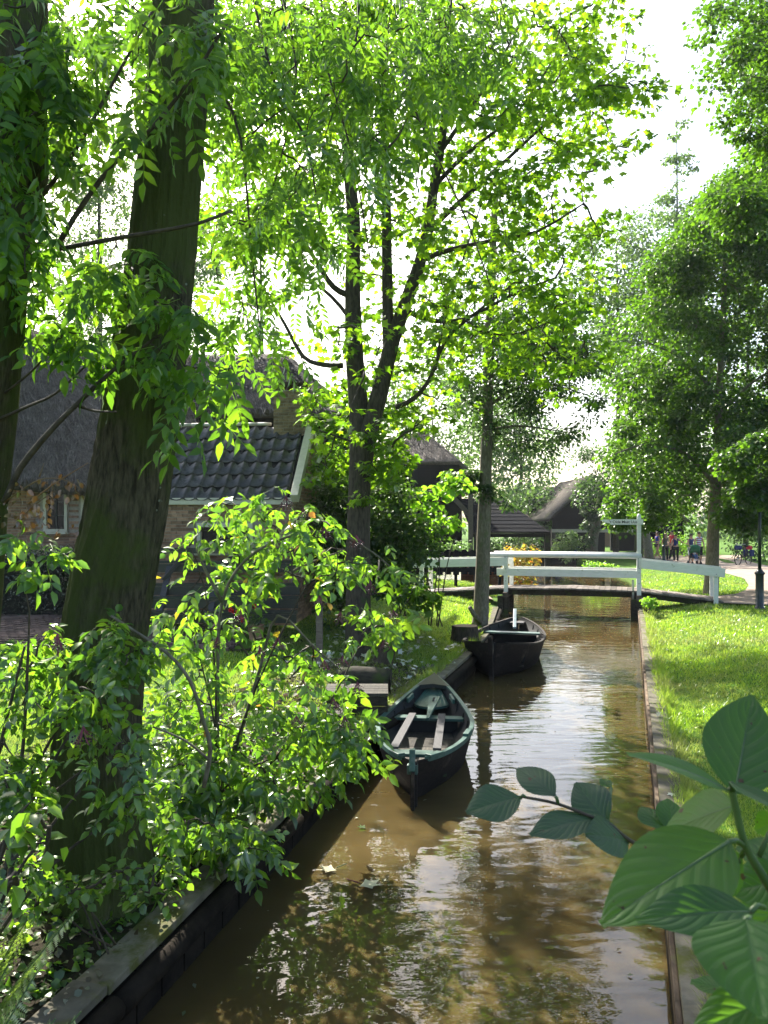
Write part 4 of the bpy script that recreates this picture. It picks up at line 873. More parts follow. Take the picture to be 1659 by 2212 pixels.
ground_leaves('leaf_litter', lx, zl, -1, 2600, 8.0, 13, .02, 2.3, 65, 'round', 'litter', (.05,.10), .5, .01)
ground_leaves('leaf_litter', lx, zl, -1, 2500, 3.0, 8.2, .26, 2.6, 66, 'round', 'litter', (.03,.07), .6, .008)
ground_leaves('ground_ivy', lx, zl, -1, 5200, 2.3, 7.6, .22, 2.6, 67, 'heart', 'leaf_elder', (.03,.065), .5, .03)
ground_leaves('moss_cushions', lx, zl, -1, 3000, 6.5, 9.5, .30, 2.2, 68, 'round', 'leaf_bright', (.02,.045), .6, .02)
# soil under the bushes along the left quay
sheet('planting_bed', [((lx(y)-2.9, y, 0), (lx(y)-.16, y, 0)) for y in (1.5,2.5,3.5,4.5,5.5,6.5,7.5,8.5,9.3)], zl, 'soil', .012)
sheet('planting_bed', [((lx(y)-2.2, y, 0), (lx(y)-.16, y, 0)) for y in (9.4,10.2,11,11.8,12.6,13)], zl, 'soil', .012)
# ------------------------------------------------------------------ trees
def tree(name, base, label, group=None, cat='tree'): return thing(name, base, label, cat, group)
# the leaning ash in front
D = 5.0
ash = tree('ash_tree', (-1.77, D, .45), 'thick leaning ash trunk with furrowed mossy bark rising from the quayside bushes', 'old ash trees on the left bank')
axis = [(205,2010,.40),(206,1930,.33),(206,1860,.30),(205,1770,.285),(206,1650,.28),(207,1548,.278),(221,1380,.272),(245,1240,.268),(272,1106,.262),(295,960,.252),(314,829,.243),(335,690,.226),(352,553,.212),(378,270,.196),(401,0,.186),(422,-350,.17),(430,-700,.15)]
from mathutils import noise as mn
mb = MB(); r = RNG(71); pts = [at(a, b, D) for a, b, _ in axis]; nseg = 260; SUB = 18
rows_ = []
for i in range((len(pts)-1)*SUB+1):
    u = i/SUB; j = min(int(u), len(pts)-2); f = u-j; p = pts[j].lerp(pts[j+1], f); rad = .94*(axis[j][2]*(1-f)+axis[j+1][2]*f)
    for q in range(nseg):
        a = 2*math.pi*q/nseg; fl = max(0, (.95-p.z)/.55); lob = 1+.05*math.sin(3*a+1+p.z*.4)+.03*math.sin(5*a-p.z*.7)+fl*.26*max(0, math.sin(4*a+.6))
        w_ = mn.noise(Vector((math.cos(a)*1.5, math.sin(a)*1.5, p.z*1.3)))*.9; fu = 1-abs(mn.noise(Vector((math.cos(a)*6.5+w_*.9, math.sin(a)*6.5, p.z*1.6)))*2.4); lob += .060*(max(0, fu)**1.5-.5)+.014*mn.noise(Vector((a*30, p.z*14, 1)))
        mb.v.append((p.x+math.cos(a)*rad*lob, p.y+math.sin(a)*rad*lob, p.z))
R_ = (len(pts)-1)*SUB+1
for i in range(R_-1):
    for q in range(nseg): a, b = i*nseg+q, i*nseg+(q+1) % nseg; mb.f.append((b, a, a+nseg, b+nseg))
mb.build('trunk', 'bark_ash', ash, True)
ash2 = tree('ash_tree', at(-40,1900,4.6), 'dark ash trunk cut off by the left picture edge, with leaves growing over it', 'old ash trees on the left bank')
mb = MB(); sk2 = limb(mb, [at(-160,2200,4.6), at(-130,1700,4.6), at(-84,1080,4.6), at(-55,800,4.6), at(-30,550,4.6), at(0,400,4.6), at(15,330,4.6), at(10,200,4.6), at(15,0,4.6), at(18,-500,4.6)], .26, .21, 24, RNG(72), .05); mb.build('trunk', 'bark_ash', ash2, True)
limbs2 = branches(ash2, 'twig', [([at(*p) for p in P_], r0, r1) for P_, r0, r1 in (([(10,1085,4.5),(45,1010,4.45),(110,930,4.4),(165,875,4.4),(235,808,4.4),(300,757,4.4),(345,722,4.4)], .020, .007), ([(165,875,4.4),(205,888,4.4),(252,890,4.4)], .009, .005), ([(0,905,4.5),(55,880,4.45),(120,850,4.4),(185,790,4.4)], .010, .005), ([(10,850,4.5),(70,800,4.45),(120,745,4.4)], .008, .004),
   ([(125,538,4.5),(250,515,4.4),(340,500,4.35),(430,482,4.3),(500,455,4.4)], .014, .008), ([(125,530,4.5),(180,440,4.45),(245,355,4.4),(330,275,4.35),(420,160,4.3),(490,50,4.3)], .016, .008), ([(85,430,4.5),(160,330,4.5),(260,150,4.5),(330,20,4.6)], .014, .006))], RNG(73))
C2 = np.vstack([clumps(RNG(74), [(0,0),(105,0),(95,250),(70,420),(60,650),(0,700)], 4.05, 4.35, 20, .12, .22),
  clumps(RNG(75), [(60,540),(250,480),(300,600),(170,700),(60,680)], 4.2, 5.0, 12, .10, .2),
  clumps(RNG(76), [(100,680),(220,690),(240,830),(140,840)], 4.25, 4.5, 4, .06, .12),
  clumps(RNG(77), [(300,590),(430,585),(440,690),(320,700)], 4.2, 4.5, 3, .08, .14),
  clumps(RNG(78), [(270,730),(390,690),(470,740),(520,820),(500,880),(400,900),(280,850)], 4.1, 4.6, 7, .08, .15),
  clumps(RNG(79), [(110,0),(480,0),(470,250),(400,420),(330,300),(250,330),(130,300)], 4.2, 4.7, 21, .12, .24)])
leaves(ash2, RNG(80), 'ash', 'leaf_ash', xforms(RNG(81), C2, 6, .7, .75, .5, (.22,.31)), 220)
twigs(ash2, RNG(82), limbs2+sk2[8:], C2, r0=.006, maxlen=1.2)
CA = np.vstack([clumps(RNG(83), [(110,0),(930,0),(900,230),(800,380),(700,480),(560,430),(480,320),(440,240),(330,150),(230,240),(120,200)], 5.3, 8.8, 150, .2, .42, gaps=[(230,130,70,60),(600,330,50,40)]),
  clumps(RNG(84), [(440,430),(730,430),(720,600),(640,700),(560,760),(450,720),(430,560)], 5.4, 7.5, 18, .14, .3, gaps=[(480,690,40,40)]),
  clumps(RNG(85), [(470,660),(590,680),(600,740),(560,760),(480,750)], 5.2, 6.2, 4, .1, .2),
  clumps(RNG(86), [(880,250),(1120,120),(1080,0),(900,0)], 6, 8.5, 24, .18, .35),
  clumps(RNG(87), [(-500,-760),(900,-760),(900,-10),(-300,-10)], 4.5, 9, 45, .25, .5)])
sk = branches(ash, 'twig', [([at(*p) for p in P_], .014, .005) for P_ in ([(560,-300,6.6),(600,-60,6.5),(640,150,6.3),(610,330,6.2),(560,500,6.1)], [(640,-300,7.2),(690,-50,7),(700,120,6.8),(760,330,6.6),(800,560,6.5)], [(500,-300,6.4),(540,-40,6.4),(600,200,6.2),(660,300,6.1),(700,540,6)], [(820,-300,7.5),(860,-40,7.3),(870,90,7.2),(890,220,7.1),(945,340,7),(1010,480,6.9),(1060,620,6.9)], [(760,-200,7),(775,40,7),(740,180,6.8),(700,300,6.7)], [(470,-100,6),(470,150,5.9),(520,300,5.8),(545,560,5.7),(560,700,5.7)], [(950,-200,8),(975,10,7.8),(930,200,7.6),(900,400,7.4)], [(430,-350,5.1),(560,-300,6.6),(820,-300,7.5)], [(425,-200,5.1),(300,-260,5.5),(100,-300,6)])], RNG(88), 6)
leaves(ash, RNG(89), 'ash_long', 'leaf_ash', xforms(RNG(90), CA, 7, .8, .8, .5, (.23,.33)), 140)
twigs(ash, RNG(91), sk+pts[10:], CA, r0=.008, maxlen=2.0)
# the forked maple
MY = 13.4; mp = tree('maple_tree', at(775,1400,MY), 'maple with forked grey trunk and wide bright crown behind the elder bush')
tb_ = MB(); sk = []
sk += limb(tb_, [at(772,1430,MY), at(774,1385,MY), at(774,1250,MY), at(775,1120,MY), at(778,1000,MY), at(776,900,MY), at(768,800,MY), at(763,700,MY), at(762,590,MY), at(764,480,MY), at(755,380,MY), at(745,250,MY-.1), at(740,60,MY-.2)], .235, .07, 14, RNG(95), .06)
tb_.build('trunk', 'bark_maple', mp, True)
tb_ = MB()
sk += limb(tb_, [at(782,1010,MY-.05), at(796,935,MY-.08), at(815,868,MY-.1), at(834,790,MY-.1), at(850,730,MY), at(878,650,MY), at(906,570,MY), at(925,490,MY), at(938,400,MY), at(955,300,MY), at(975,150,MY)], .165, .06, 12, RNG(96), .06)
tb_.build('limb', 'bark_maple', mp, True); tb_ = MB()
sk += limb(tb_, [at(840,770,MY+.05), at(838,700,MY+.1), at(836,560,MY+.1), at(834,420,MY+.1), at(830,260,MY+.1), at(832,40,MY+.1), at(830,-150,MY)], .105, .05, 10, RNG(97), .06)
tb_.build('limb', 'bark_maple', mp, True)
sk += branches(mp, 'bark_maple', [([at(*p) for p in P_], r0, r1) for P_, r0, r1 in (([(855,880,13.3),(895,860,13.2),(930,815,13.1),(960,740,13),(1010,690,12.8),(1100,620,12.6)], .045, .015), ([(940,800,13.1),(960,690,13),(1000,560,12.9),(1040,440,12.8)], .025, .01), ([(740,790,13.4),(700,788,13.5),(655,770,13.6),(615,700,13.8),(560,610,14),(500,520,14.2)], .05, .014), ([(760,640,13.4),(720,620,13.3),(680,560,13.2),(640,500,13.1),(560,420,13)], .06, .015),
   ([(765,700,13.4),(715,640,13.6),(650,590,13.8),(560,520,14)], .04, .014), ([(870,665,13.4),(920,690,13.4),(1000,690,13.3),(1100,640,13.2),(1200,600,13)], .05, .014), ([(915,560,13.4),(970,540,13.3),(1060,520,13.2),(1160,500,13.1),(1260,440,13)], .05, .013), ([(925,500,13.4),(1000,430,13.6),(1100,340,13.8),(1200,250,14),(1330,160,14.2)], .05, .012),
   ([(940,400,13.4),(1010,330,13.3),(1120,240,13.2),(1200,120,13)], .045, .012), ([(950,330,13.4),(1040,200,13.6),(1120,60,13.8)], .045, .012), ([(832,420,13.5),(780,320,13.3),(690,220,13.2)], .04, .012), ([(835,330,13.5),(900,220,13.6),(920,60,13.7)], .04, .012), ([(756,380,13.4),(690,310,13.6),(590,250,13.8),(500,200,14)], .04, .012), ([(775,960,13.4),(720,940,13.2),(690,930,13.1)], .02, .01), ([(1000,690,12.8),(1060,720,12.6),(1120,720,12.5),(1200,690,12.4)], .02, .008))], RNG(98), 7, .08)
gaps = [(690,650,75,80),(560,700,90,50),(900,640,38,70),(640,140,55,70),(810,330,40,60),(610,400,45,30),(720,540,30,60),(1215,890,60,60),(490,160,45,70),(1310,60,40,60),(635,880,110,120),(520,830,180,110)]
CM = np.vstack([clumps(RNG(100), [(480,0),(1290,0),(1330,150),(1290,330),(1230,420),(1290,560),(1280,680),(1290,800),(1200,830),(1080,800),(1000,900),(900,950),(830,930),(700,900),(660,800),(560,740),(470,640),(440,420),(470,150)], 11.6, 16.5, 430, .26, .66, gaps=gaps, jit=14),
  clumps(RNG(101), [(1200,0),(1330,0),(1420,130),(1400,300),(1330,340),(1330,520),(1250,500),(1200,300)], 12.5, 15, 30, .18, .36),
  clumps(RNG(102), [(670,830),(770,850),(770,1050),(690,1050)], 14.3, 15.5, 26, .25, .4), clumps(RNG(103), [(800,880),(875,860),(885,950),(855,1040),(820,1050)], 14, 15.6, 20, .22, .36),
  clumps(RNG(104), [(790,930),(860,940),(850,1080),(770,1080)], 12.9, 13.15, 7, .16, .26), clumps(RNG(105), [(870,1250),(940,1260),(920,1340),(870,1330)], 12.8, 13.2, 7, .14, .22),
  clumps(RNG(106), [(380,-560),(1250,-560),(1330,-10),(450,-10)], 11.5, 17, 60, .4, .7)])
leaves(mp, RNG(107), 'maple', 'leaf_maple', xforms(RNG(108), CM, 36, .38, .5, .5, (.09,.21), 1.2), 260)
twigs(mp, RNG(109), sk, CM, r0=.02, maxlen=4.5, sag=.05)
# the bare-trunked oak by the bridge
OY = 18.0; ok_ = tree('oak_tree', at(1037,1350,OY), 'slim straight tree with pale bark and dark leaves between the tree stump and the footbridge')
tb_ = MB(); sk = limb(tb_, [at(1036,1352,OY), at(1039,1320,OY), at(1042,1240,OY), at(1046,1120,OY), at(1050,1000,OY), at(1053,900,OY), at(1056,800,OY), at(1058,700,OY), at(1062,600,OY), at(1070,420,OY)], .185, .07, 14, RNG(110), .06)
tb_.build('trunk', 'bark_pale', ok_, True)
MB().tube([at(1038,1345,OY-.15), at(1022,1325,OY-.35), at(1015,1312,OY-.5)], [.06,.05,.045], 8).build('branch_stub', 'bark_pale', ok_, True)
sk += branches(ok_, 'bark_pale', [([at(*p) for p in P_], .04, .012) for P_ in ([(1054,880,18),(1110,840,18.2),(1180,830,18.4),(1260,850,18.5)], [(1054,900,18),(1000,860,17.8),(950,840,17.6)], [(1056,800,18),(1120,740,18),(1200,760,18)], [(1052,930,18),(1120,920,17.8),(1200,930,17.6)])], RNG(111), 6, .08)
CO = np.vstack([clumps(RNG(112), [(960,720),(1100,650),(1270,740),(1290,880),(1220,960),(1150,990),(1080,960),(1010,930),(990,850)], 16.8, 20, 105, .3, .6, gaps=[(1215,890,55,45),(1090,890,20,50)]), clumps(RNG(113), [(1005,1015),(1070,1020),(1100,1060),(1100,1090),(1010,1085)], 17.7, 18.1, 8, .15, .28), clumps(RNG(119), [(1110,680),(1290,720),(1300,830),(1200,850),(1110,820)], 18, 20, 26, .35, .6), clumps(RNG(114), [(940,560),(1250,520),(1250,720),(940,720)], 17.5, 19.5, 24, .35, .6)])
leaves(ok_, RNG(115), 'oak', 'leaf_oak', xforms(RNG(116), CO, 130, .6, .5, .6, (.08,.13))); twigs(ok_, RNG(117), sk[6:], CO, r0=.02, maxlen=3)
# trees on the right
def easy(name, label, tr, trm, polys, lm, shape, per, size, seed, group=None, flat=.6, r0=.03, maxl=6, limbs=(), tilt=.55):
    t = tree(name, tr[0][0] if tr else None, label, group); mb = MB(); sk = limb(mb, [p for p, _ in tr], tr[0][1], tr[-1][1], 12, RNG(seed), .06); mb.build('trunk', trm, t, True)
    sk += branches(t, trm, limbs, RNG(seed+1), 7, .08)
    C = np.vstack([clumps(RNG(seed+2+i), *p) for i, p in enumerate(polys)]); leaves(t, RNG(seed+20), shape, lm, xforms(RNG(seed+21), C, per, flat, .45, tilt, size, 1.1)); twigs(t, RNG(seed+22), sk[len(sk)//4:], C, m=trm, r0=r0, maxlen=maxl); return t
easy('linden_tree', 'big linden with a sunlit edged trunk and dense overhanging crown on the right lawn', [(at(1535,1292,25),.26),(at(1537,1255,25),.16),(at(1541,1150,25),.145),(at(1548,1000,25),.14),(at(1556,800,25),.12),(at(1570,500,25),.06)], 'bark_pale',
  [([(1659,340),(1570,400),(1500,530),(1440,640),(1400,690),(1355,800),(1340,950),(1330,1050),(1330,1105),(1400,1125),(1500,1120),(1600,1120),(1900,1140),(1950,300)], 23.3, 29.5, 560, .3, .95, 2.6, [(1290,880,25,60),(1430,830,26,30),(1565,650,22,34),(1500,955,26,16),(1610,760,20,26),(1450,700,16,20)], 34), ([(1310,1080),(1420,1090),(1440,1140),(1340,1150),(1300,1125)], 23.5, 25, 12, .25, .4, 2.3), ([(1550,1080),(1659,1060),(1680,1130),(1600,1165)], 21, 23, 12, .25, .5, 2.2), ([(1570,930),(1700,930),(1700,1115),(1590,1110)], 18.5, 23, 60, .25, .5, 2.7), ([(1400,560),(1500,480),(1659,330),(1659,420),(1520,600),(1400,700)], 24, 28, 50, .5, .9), ([(1590,340),(1659,260),(1720,260),(1720,480),(1500,520)], 19, 26, 48, .35, .75), ([(1500,-300),(2000,-300),(1950,280),(1640,320)], 22, 29, 60, .6, 1.1)], 'leaf_linden', 'round', 210, (.09,.14), 120,
  limbs=[([at(1546,1050,25), at(1480,980,24.5), at(1400,960,24), at(1330,980,23.6)], .06, .02), ([at(1550,900,25), at(1620,830,25), at(1700,780,25)], .06, .02), ([at(1552,860,25), at(1480,780,24.8), at(1400,740,24.6)], .06, .02), ([at(1548,1000,25), at(1620,985,24), at(1700,960,23)], .05, .02)], maxl=5)
easy('beech_tree', 'tree reaching in from the top right corner with small dark leaves', [(at(2050,1300,17),.25),(at(2030,900,17),.22),(at(1960,300,16.5),.14),(at(1850,120,16),.08)], 'bark_pale', [([(1480,20),(1560,0),(1900,-200),(1900,460),(1659,310),(1600,290),(1555,260),(1570,210),(1490,190),(1530,120)], 14.5, 17.5, 190, .25, .5, .6, [(1590,215,25,20)]), ([(1560,250),(1660,300),(1660,330),(1590,300)], 15, 16, 6, .2, .3)], 'leaf_linden', 'round', 75, (.07,.11), 150,
  limbs=[([at(1850,120,16), at(1700,60,16), at(1560,40,16)], .05, .012), ([at(1880,200,16), at(1720,180,16), at(1590,160,16)], .04, .012)], maxl=3.5)
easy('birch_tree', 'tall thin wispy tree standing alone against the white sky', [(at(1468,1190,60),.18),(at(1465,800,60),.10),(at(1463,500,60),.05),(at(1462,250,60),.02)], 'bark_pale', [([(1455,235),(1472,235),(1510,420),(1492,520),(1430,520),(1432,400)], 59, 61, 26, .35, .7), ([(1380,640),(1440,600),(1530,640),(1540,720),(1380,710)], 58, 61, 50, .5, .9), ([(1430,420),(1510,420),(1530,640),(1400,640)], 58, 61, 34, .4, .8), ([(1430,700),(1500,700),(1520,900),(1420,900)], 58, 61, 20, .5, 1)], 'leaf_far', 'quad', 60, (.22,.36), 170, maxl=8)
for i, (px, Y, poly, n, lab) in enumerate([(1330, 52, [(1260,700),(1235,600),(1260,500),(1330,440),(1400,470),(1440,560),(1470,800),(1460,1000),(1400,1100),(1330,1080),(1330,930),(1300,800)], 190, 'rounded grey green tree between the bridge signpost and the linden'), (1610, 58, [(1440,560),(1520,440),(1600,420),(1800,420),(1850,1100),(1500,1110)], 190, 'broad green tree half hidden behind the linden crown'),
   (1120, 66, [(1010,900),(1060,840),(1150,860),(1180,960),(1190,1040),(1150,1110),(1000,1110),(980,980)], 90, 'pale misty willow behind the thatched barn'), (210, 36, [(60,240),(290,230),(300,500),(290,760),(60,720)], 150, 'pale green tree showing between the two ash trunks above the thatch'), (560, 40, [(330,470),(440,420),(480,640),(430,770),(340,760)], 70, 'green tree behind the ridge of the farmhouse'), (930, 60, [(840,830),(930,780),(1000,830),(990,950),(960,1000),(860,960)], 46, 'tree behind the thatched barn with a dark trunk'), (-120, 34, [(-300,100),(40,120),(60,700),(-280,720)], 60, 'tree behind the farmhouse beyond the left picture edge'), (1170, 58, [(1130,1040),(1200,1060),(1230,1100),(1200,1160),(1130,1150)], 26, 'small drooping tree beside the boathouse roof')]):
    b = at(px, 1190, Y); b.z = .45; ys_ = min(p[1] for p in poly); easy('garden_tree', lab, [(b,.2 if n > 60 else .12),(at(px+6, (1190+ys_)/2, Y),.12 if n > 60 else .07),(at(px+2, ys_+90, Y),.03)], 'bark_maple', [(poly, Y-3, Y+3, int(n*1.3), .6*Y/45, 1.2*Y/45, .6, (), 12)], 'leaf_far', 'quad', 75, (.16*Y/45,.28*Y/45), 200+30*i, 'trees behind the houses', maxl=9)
# leaning trunks by the path
for lab, P_, m in (('slanting grey trunk just right of the bridge signpost', [(1404,1213,45),(1397,1165,45),(1390,1120,45),(1384,1060,45)], 'bark_pale'), ('dark trunk just behind the bridge signpost', [(1379,1203,46),(1380,1160,46),(1384,1110,46),(1388,1040,46)], 'bark_ash'), ('stout grey trunk wrapped in ivy beside the black barn', [(1279,1190,48),(1282,1160,48),(1290,1125,48),(1300,1060,48)], 'bark_pale')):
    t = tree('garden_tree', at(*P_[0]), lab, 'trunks by the path'); mb = MB(); w = .34 if 'ivy' in lab else .26; limb(mb, [at(*p) for p in P_], w, w*.62, 10, RNG(300), .06); mb.build('trunk', m, t, True)
    x0, y0, Y = P_[-1]; iv = 'ivy' in lab; C = clumps(RNG(301+x0), [(x0-60,y0-90),(x0+60,y0-90),(x0+55,y0+30),(x0-55,y0+30)], Y-1.5, Y+1.5, 44 if iv else 16, .5, .9)
    if 'ivy' in lab: C = np.vstack([C, clumps(RNG(305), [(1260,1070),(1300,1070),(1283,1150),(1270,1185),(1262,1150)], 47.3, 47.7, 22, .2, .4)])
    leaves(t, RNG(302), 'quad', 'leaf_oak' if 'ivy' in lab else 'leaf_linden', xforms(RNG(303), C, 60, .7, .4, .6, (.14,.22)))
r = RNG(320); C = []
for k in range(240):
    px = r.uniform(-500, 2300); Y = r.uniform(90, 130); top_ = 1075+25*math.sin(px*.013)+r.normal()*12; py = r.uniform(top_, 1150)
    if 1180 < px < 1300 and py < 1120: continue
    p = at(px, py, Y); C.append((p.x, p.y, p.z, r.uniform(1.2, 2.4)))
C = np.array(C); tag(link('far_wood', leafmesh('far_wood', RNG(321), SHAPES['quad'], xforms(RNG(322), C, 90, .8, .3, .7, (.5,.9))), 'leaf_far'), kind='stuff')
# ------------------------------------------------------------------ shrubs
def shrub(name, label, base, polys, lm, shape, per, size, seed, cat='shrub', group=None, stems=5, nparts=0, flat=.7, droop=.45, r0=.012, maxl=2.5, stem_m='twig', sprad=.014):
    t = thing(name, base, label, cat, group); C = np.vstack([clumps(RNG(seed+i), *p) for i, p in enumerate(polys)]); rr = RNG(seed+20); sk = []; base = Vector(base)
    for i in range(stems):
        q = Vector(C[int(rr.integers(len(C))),:3]); q = base.lerp(q, .8); md = base.lerp(q, .5)+Vector((rr.normal()*.08, rr.normal()*.08, .12)); mb = MB(); sk += limb(mb, [base+Vector((rr.normal()*.08, rr.normal()*.08, 0)), md, q], sprad, sprad*.45, 6, rr, .1, 4); mb.build('stem', stem_m, t, True)
    X = xforms(RNG(seed+21), C, per, flat, droop, .55, size); leaves(t, RNG(seed+22), shape, lm, X, nparts); twigs(t, RNG(seed+23), sk, C, m=stem_m, r0=r0, maxlen=maxl); return t
shrub('garden_shrub', 'dark leafy shrub filling the gap between the annex gable and the maple trunk', (-.85, 16.2, .8), [([(690,1010),(770,990),(760,1330),(700,1370),(690,1200)], 15.2, 17, 50, .25, .45)], 'leaf_dark', 'round', 75, (.07,.12), 400, nparts=0)
shrub('garden_shrub', 'large dark shrub right of the maple trunk, before the thatched barn', (.4, 16.3, .8), [([(800,1060),(850,1020),(890,1090),(950,1130),(930,1240),(880,1290),(800,1300),(790,1180)], 15, 17.4, 80, .28, .5)], 'leaf_dark', 'round', 80, (.07,.12), 430)
shrub('lilac_bush', 'sunlit bush with large heart shaped bright green leaves before the black barn boards', (1.0, 15.6, .7), [([(905,1070),(955,1015),(1005,1030),(1015,1050),(975,1090),(990,1130),(930,1160),(895,1110)], 15.2, 15.8, 34, .14, .26)], 'leaf_bright', 'heart', 9, (.10,.15), 460, nparts=120)
shrub('yellowing_shrub', 'shrub with yellow and rust leaves at the canal edge under the footbridge', (4.0, 25.6, .4), [([(1098,1180),(1140,1172),(1162,1195),(1165,1250),(1140,1300),(1120,1335),(1098,1300)], 24.9, 26, 46, .15, .3)], 'leaf_autumn', 'round', 34, (.07,.11), 490, droop=.6)
shrub('garden_shrub', 'sunlit pale green hedge shrub behind the walkers', at(1440,1200,52), [([(1395,1165),(1460,1155),(1535,1160),(1540,1200),(1400,1205)], 51, 53, 40, .4, .7)], 'leaf_bright', 'quad', 60, (.12,.2), 520, maxl=4)
shrub('garden_shrub', 'dark tall hedge shrub behind the parked bicycle', at(1600,1205,47), [([(1555,1120),(1800,1100),(1800,1215),(1570,1215)], 46, 49, 60, .5, .9)], 'leaf_oak', 'quad', 70, (.14,.22), 550, maxl=4)
shrub('garden_shrub', 'bushy green plant at the water between boathouse and black barn', at(1222,1195,46), [([(1200,1165),(1230,1145),(1255,1160),(1255,1205),(1205,1205)], 45.4, 46.6, 30, .25, .5)], 'leaf_far', 'quad', 60, (.1,.17), 580, maxl=3)
shrub('garden_shrub', 'low plants spilling over the bank beyond the right end of the bridge span', at(1330,1245,36), [([(1270,1215),(1320,1225),(1372,1238),(1370,1262),(1310,1255)], 35, 37.5, 24, .2, .35)], 'leaf_bright', 'quad', 50, (.09,.15), 600, maxl=3)
shrub('garden_shrub', 'low plants behind the picket fence', at(990,1230,29), [([(930,1185),(1010,1165),(1020,1210),(940,1240)], 28.2, 29.5, 22, .2, .35)], 'leaf_far', 'quad', 50, (.09,.14), 620, maxl=3)
shrub('garden_shrub', 'weeds at the foot of the bridge post on the right bank', at(1400,1330,21), [([(1388,1290),(1412,1300),(1425,1330),(1386,1345)], 20.6, 21.6, 12, .1, .2)], 'leaf_bright', 'round', 30, (.05,.09), 640, maxl=1)
shrub('garden_shrub', 'green shrubs seen under the boathouse roof', at(1100,1190,44), [([(1040,1155),(1170,1155),(1170,1195),(1040,1195)], 43.2, 44.2, 26, .3, .5)], 'leaf_oak', 'quad', 60, (.12,.2), 655, maxl=3)
# the elder bush on the quay
eb = Vector((-1.3, 6.35, .42)); 
el = shrub('elder_bush', 'large sunlit elder bush with drooping dark berries leaning over the quay by the nearer boat', eb, [([(395,1110),(450,1085),(560,1075),(640,1075),(700,1115),(780,1175),(850,1225),(830,1260),(740,1250),(620,1290),(500,1290),(410,1220)], 6.0, 7.2, 30, .13, .26),
  ([(750,1310),(850,1320),(830,1400),(770,1390)], 6.2, 6.8, 5, .08, .14), ([(340,1310),(480,1290),(600,1330),(680,1400),(740,1440),(770,1560),(700,1620),(560,1600),(430,1620),(340,1560)], 5.8, 7.2, 46, .14, .27), ([(600,1560),(780,1550),(795,1660),(720,1720),(620,1680)], 6.0, 6.8, 24, .12, .22), ([(320,1600),(560,1600),(610,1700),(560,1800),(440,1840),(330,1800)], 5.6, 6.4, 44, .14, .25), ([(330,1730),(420,1760),(560,1800),(590,1880),(520,1920),(400,1880),(350,1820)], 5.0, 5.7, 20, .1, .2)],
  'leaf_elder', 'elder', 7, (.11,.24), 700, stems=9, nparts=260, droop=.6, r0=.010, maxl=1.6, sprad=.012)
branches(el, 'bark_pale', [([at(*p) for p in P_], .016, .006) for P_ in ([(470,1650,6.4),(470,1450,6.4),(480,1300,6.4),(530,1210,6.4),(620,1160,6.4),(720,1150,6.5),(800,1190,6.5),(855,1235,6.5)], [(500,1650,6.4),(560,1450,6.5),(600,1330,6.5),(680,1400,6.5),(740,1450,6.5)], [(480,1300,6.4),(430,1200,6.4),(420,1130,6.4)], [(540,1300,6.4),(640,1230,6.4),(740,1190,6.4)])], RNG(730))
leaves(el, RNG(731), 'round', 'leaf_autumn', xforms(RNG(732), clumps(RNG(733), [(395,1110),(640,1070),(850,1225),(740,1440),(780,1600),(560,1800),(340,1700),(340,1310)], 5.7, 6.8, 26, .1, .2), 1, .7, .6, .6, (.06,.09)), 26)
def berries(t, pts, seed):
    r = RNG(seed)
    for (px, py, Y) in pts:
        c = at(px, py, Y); mb = MB()
        for k in range(30):
            d = Vector((r.normal(), r.normal(), r.normal()*.6)).normalized()*r.uniform(.015,.06); mb.ball(c+d-Vector((0,0,.02)), .0052, 5, 4)
        o = mb.build('berry_cluster', 'berry', t, True); ms = MB()
        for k in range(16): d = Vector((r.normal(), r.normal(), r.normal()*.6)).normalized()*r.uniform(.035,.065); ms.tube([c+Vector((0,0,.05)), c+d*.4+Vector((0,0,.01)), c+d-Vector((0,0,.02))], .0018, 3, False)
        ms.build('stalks', 'berrystalk', o)
berries(el, [(617,1085,5.95),(655,1110,6),(700,1152,6),(770,1170,6.1),(740,1248,6.2),(800,1268,6.2),(735,1335,6.2),(850,1330,6.4),(830,1395,6.4),(740,1430,6.0),(772,1487,6.0),(700,1440,5.9),(560,1408,5.8),(600,1392,5.8),(655,1482,5.8),(720,1522,5.9),(745,1560,5.9),(690,1300,6.1),(470,1390,5.8),(520,1330,5.9),(640,1560,5.8)], 740)
eb2 = Vector((-2.1, 4.1, .45))
e2 = shrub('elder_bush', 'smaller elder bush round the foot of the leaning ash trunk', eb2, [([(0,1350),(60,1330),(150,1365),(180,1420),(80,1470),(0,1460)], 3.9, 4.5, 8, .09, .17), ([(180,1350),(320,1350),(330,1430),(260,1470),(190,1440)], 4.1, 4.45, 9, .07, .13), ([(60,1480),(180,1470),(300,1520),(330,1600),(240,1660),(150,1590),(60,1640),(20,1560)], 3.8, 4.4, 13, .09, .17), ([(0,1590),(80,1640),(60,1730),(0,1730)], 3.6, 4.2, 8, .08, .14), ([(0,1140),(50,1150),(110,1200),(90,1225),(20,1190)], 3.9, 4.1, 3, .05, .09), ([(240,1660),(330,1650),(340,1850),(260,1780)], 4.3, 4.6, 4, .08, .15)],
  'leaf_elder', 'elder', 8, (.11,.17), 760, stems=12, nparts=140, droop=.55, r0=.007, maxl=1.2)
branches(e2, 'bark_pale', [([at(*p) for p in [(440,1700,4.55),(455,1620,4.5),(440,1560,4.45),(410,1470,4.4),(360,1410,4.4),(270,1350,4.4),(240,1330,4.4)]], .013, .007), ([at(*p) for p in [(450,1640,4.5),(400,1600,4.45),(330,1570,4.4)]], .008, .005)], RNG(761))
berries(e2, [(125,1390,3.95),(180,1590,3.9)], 763)
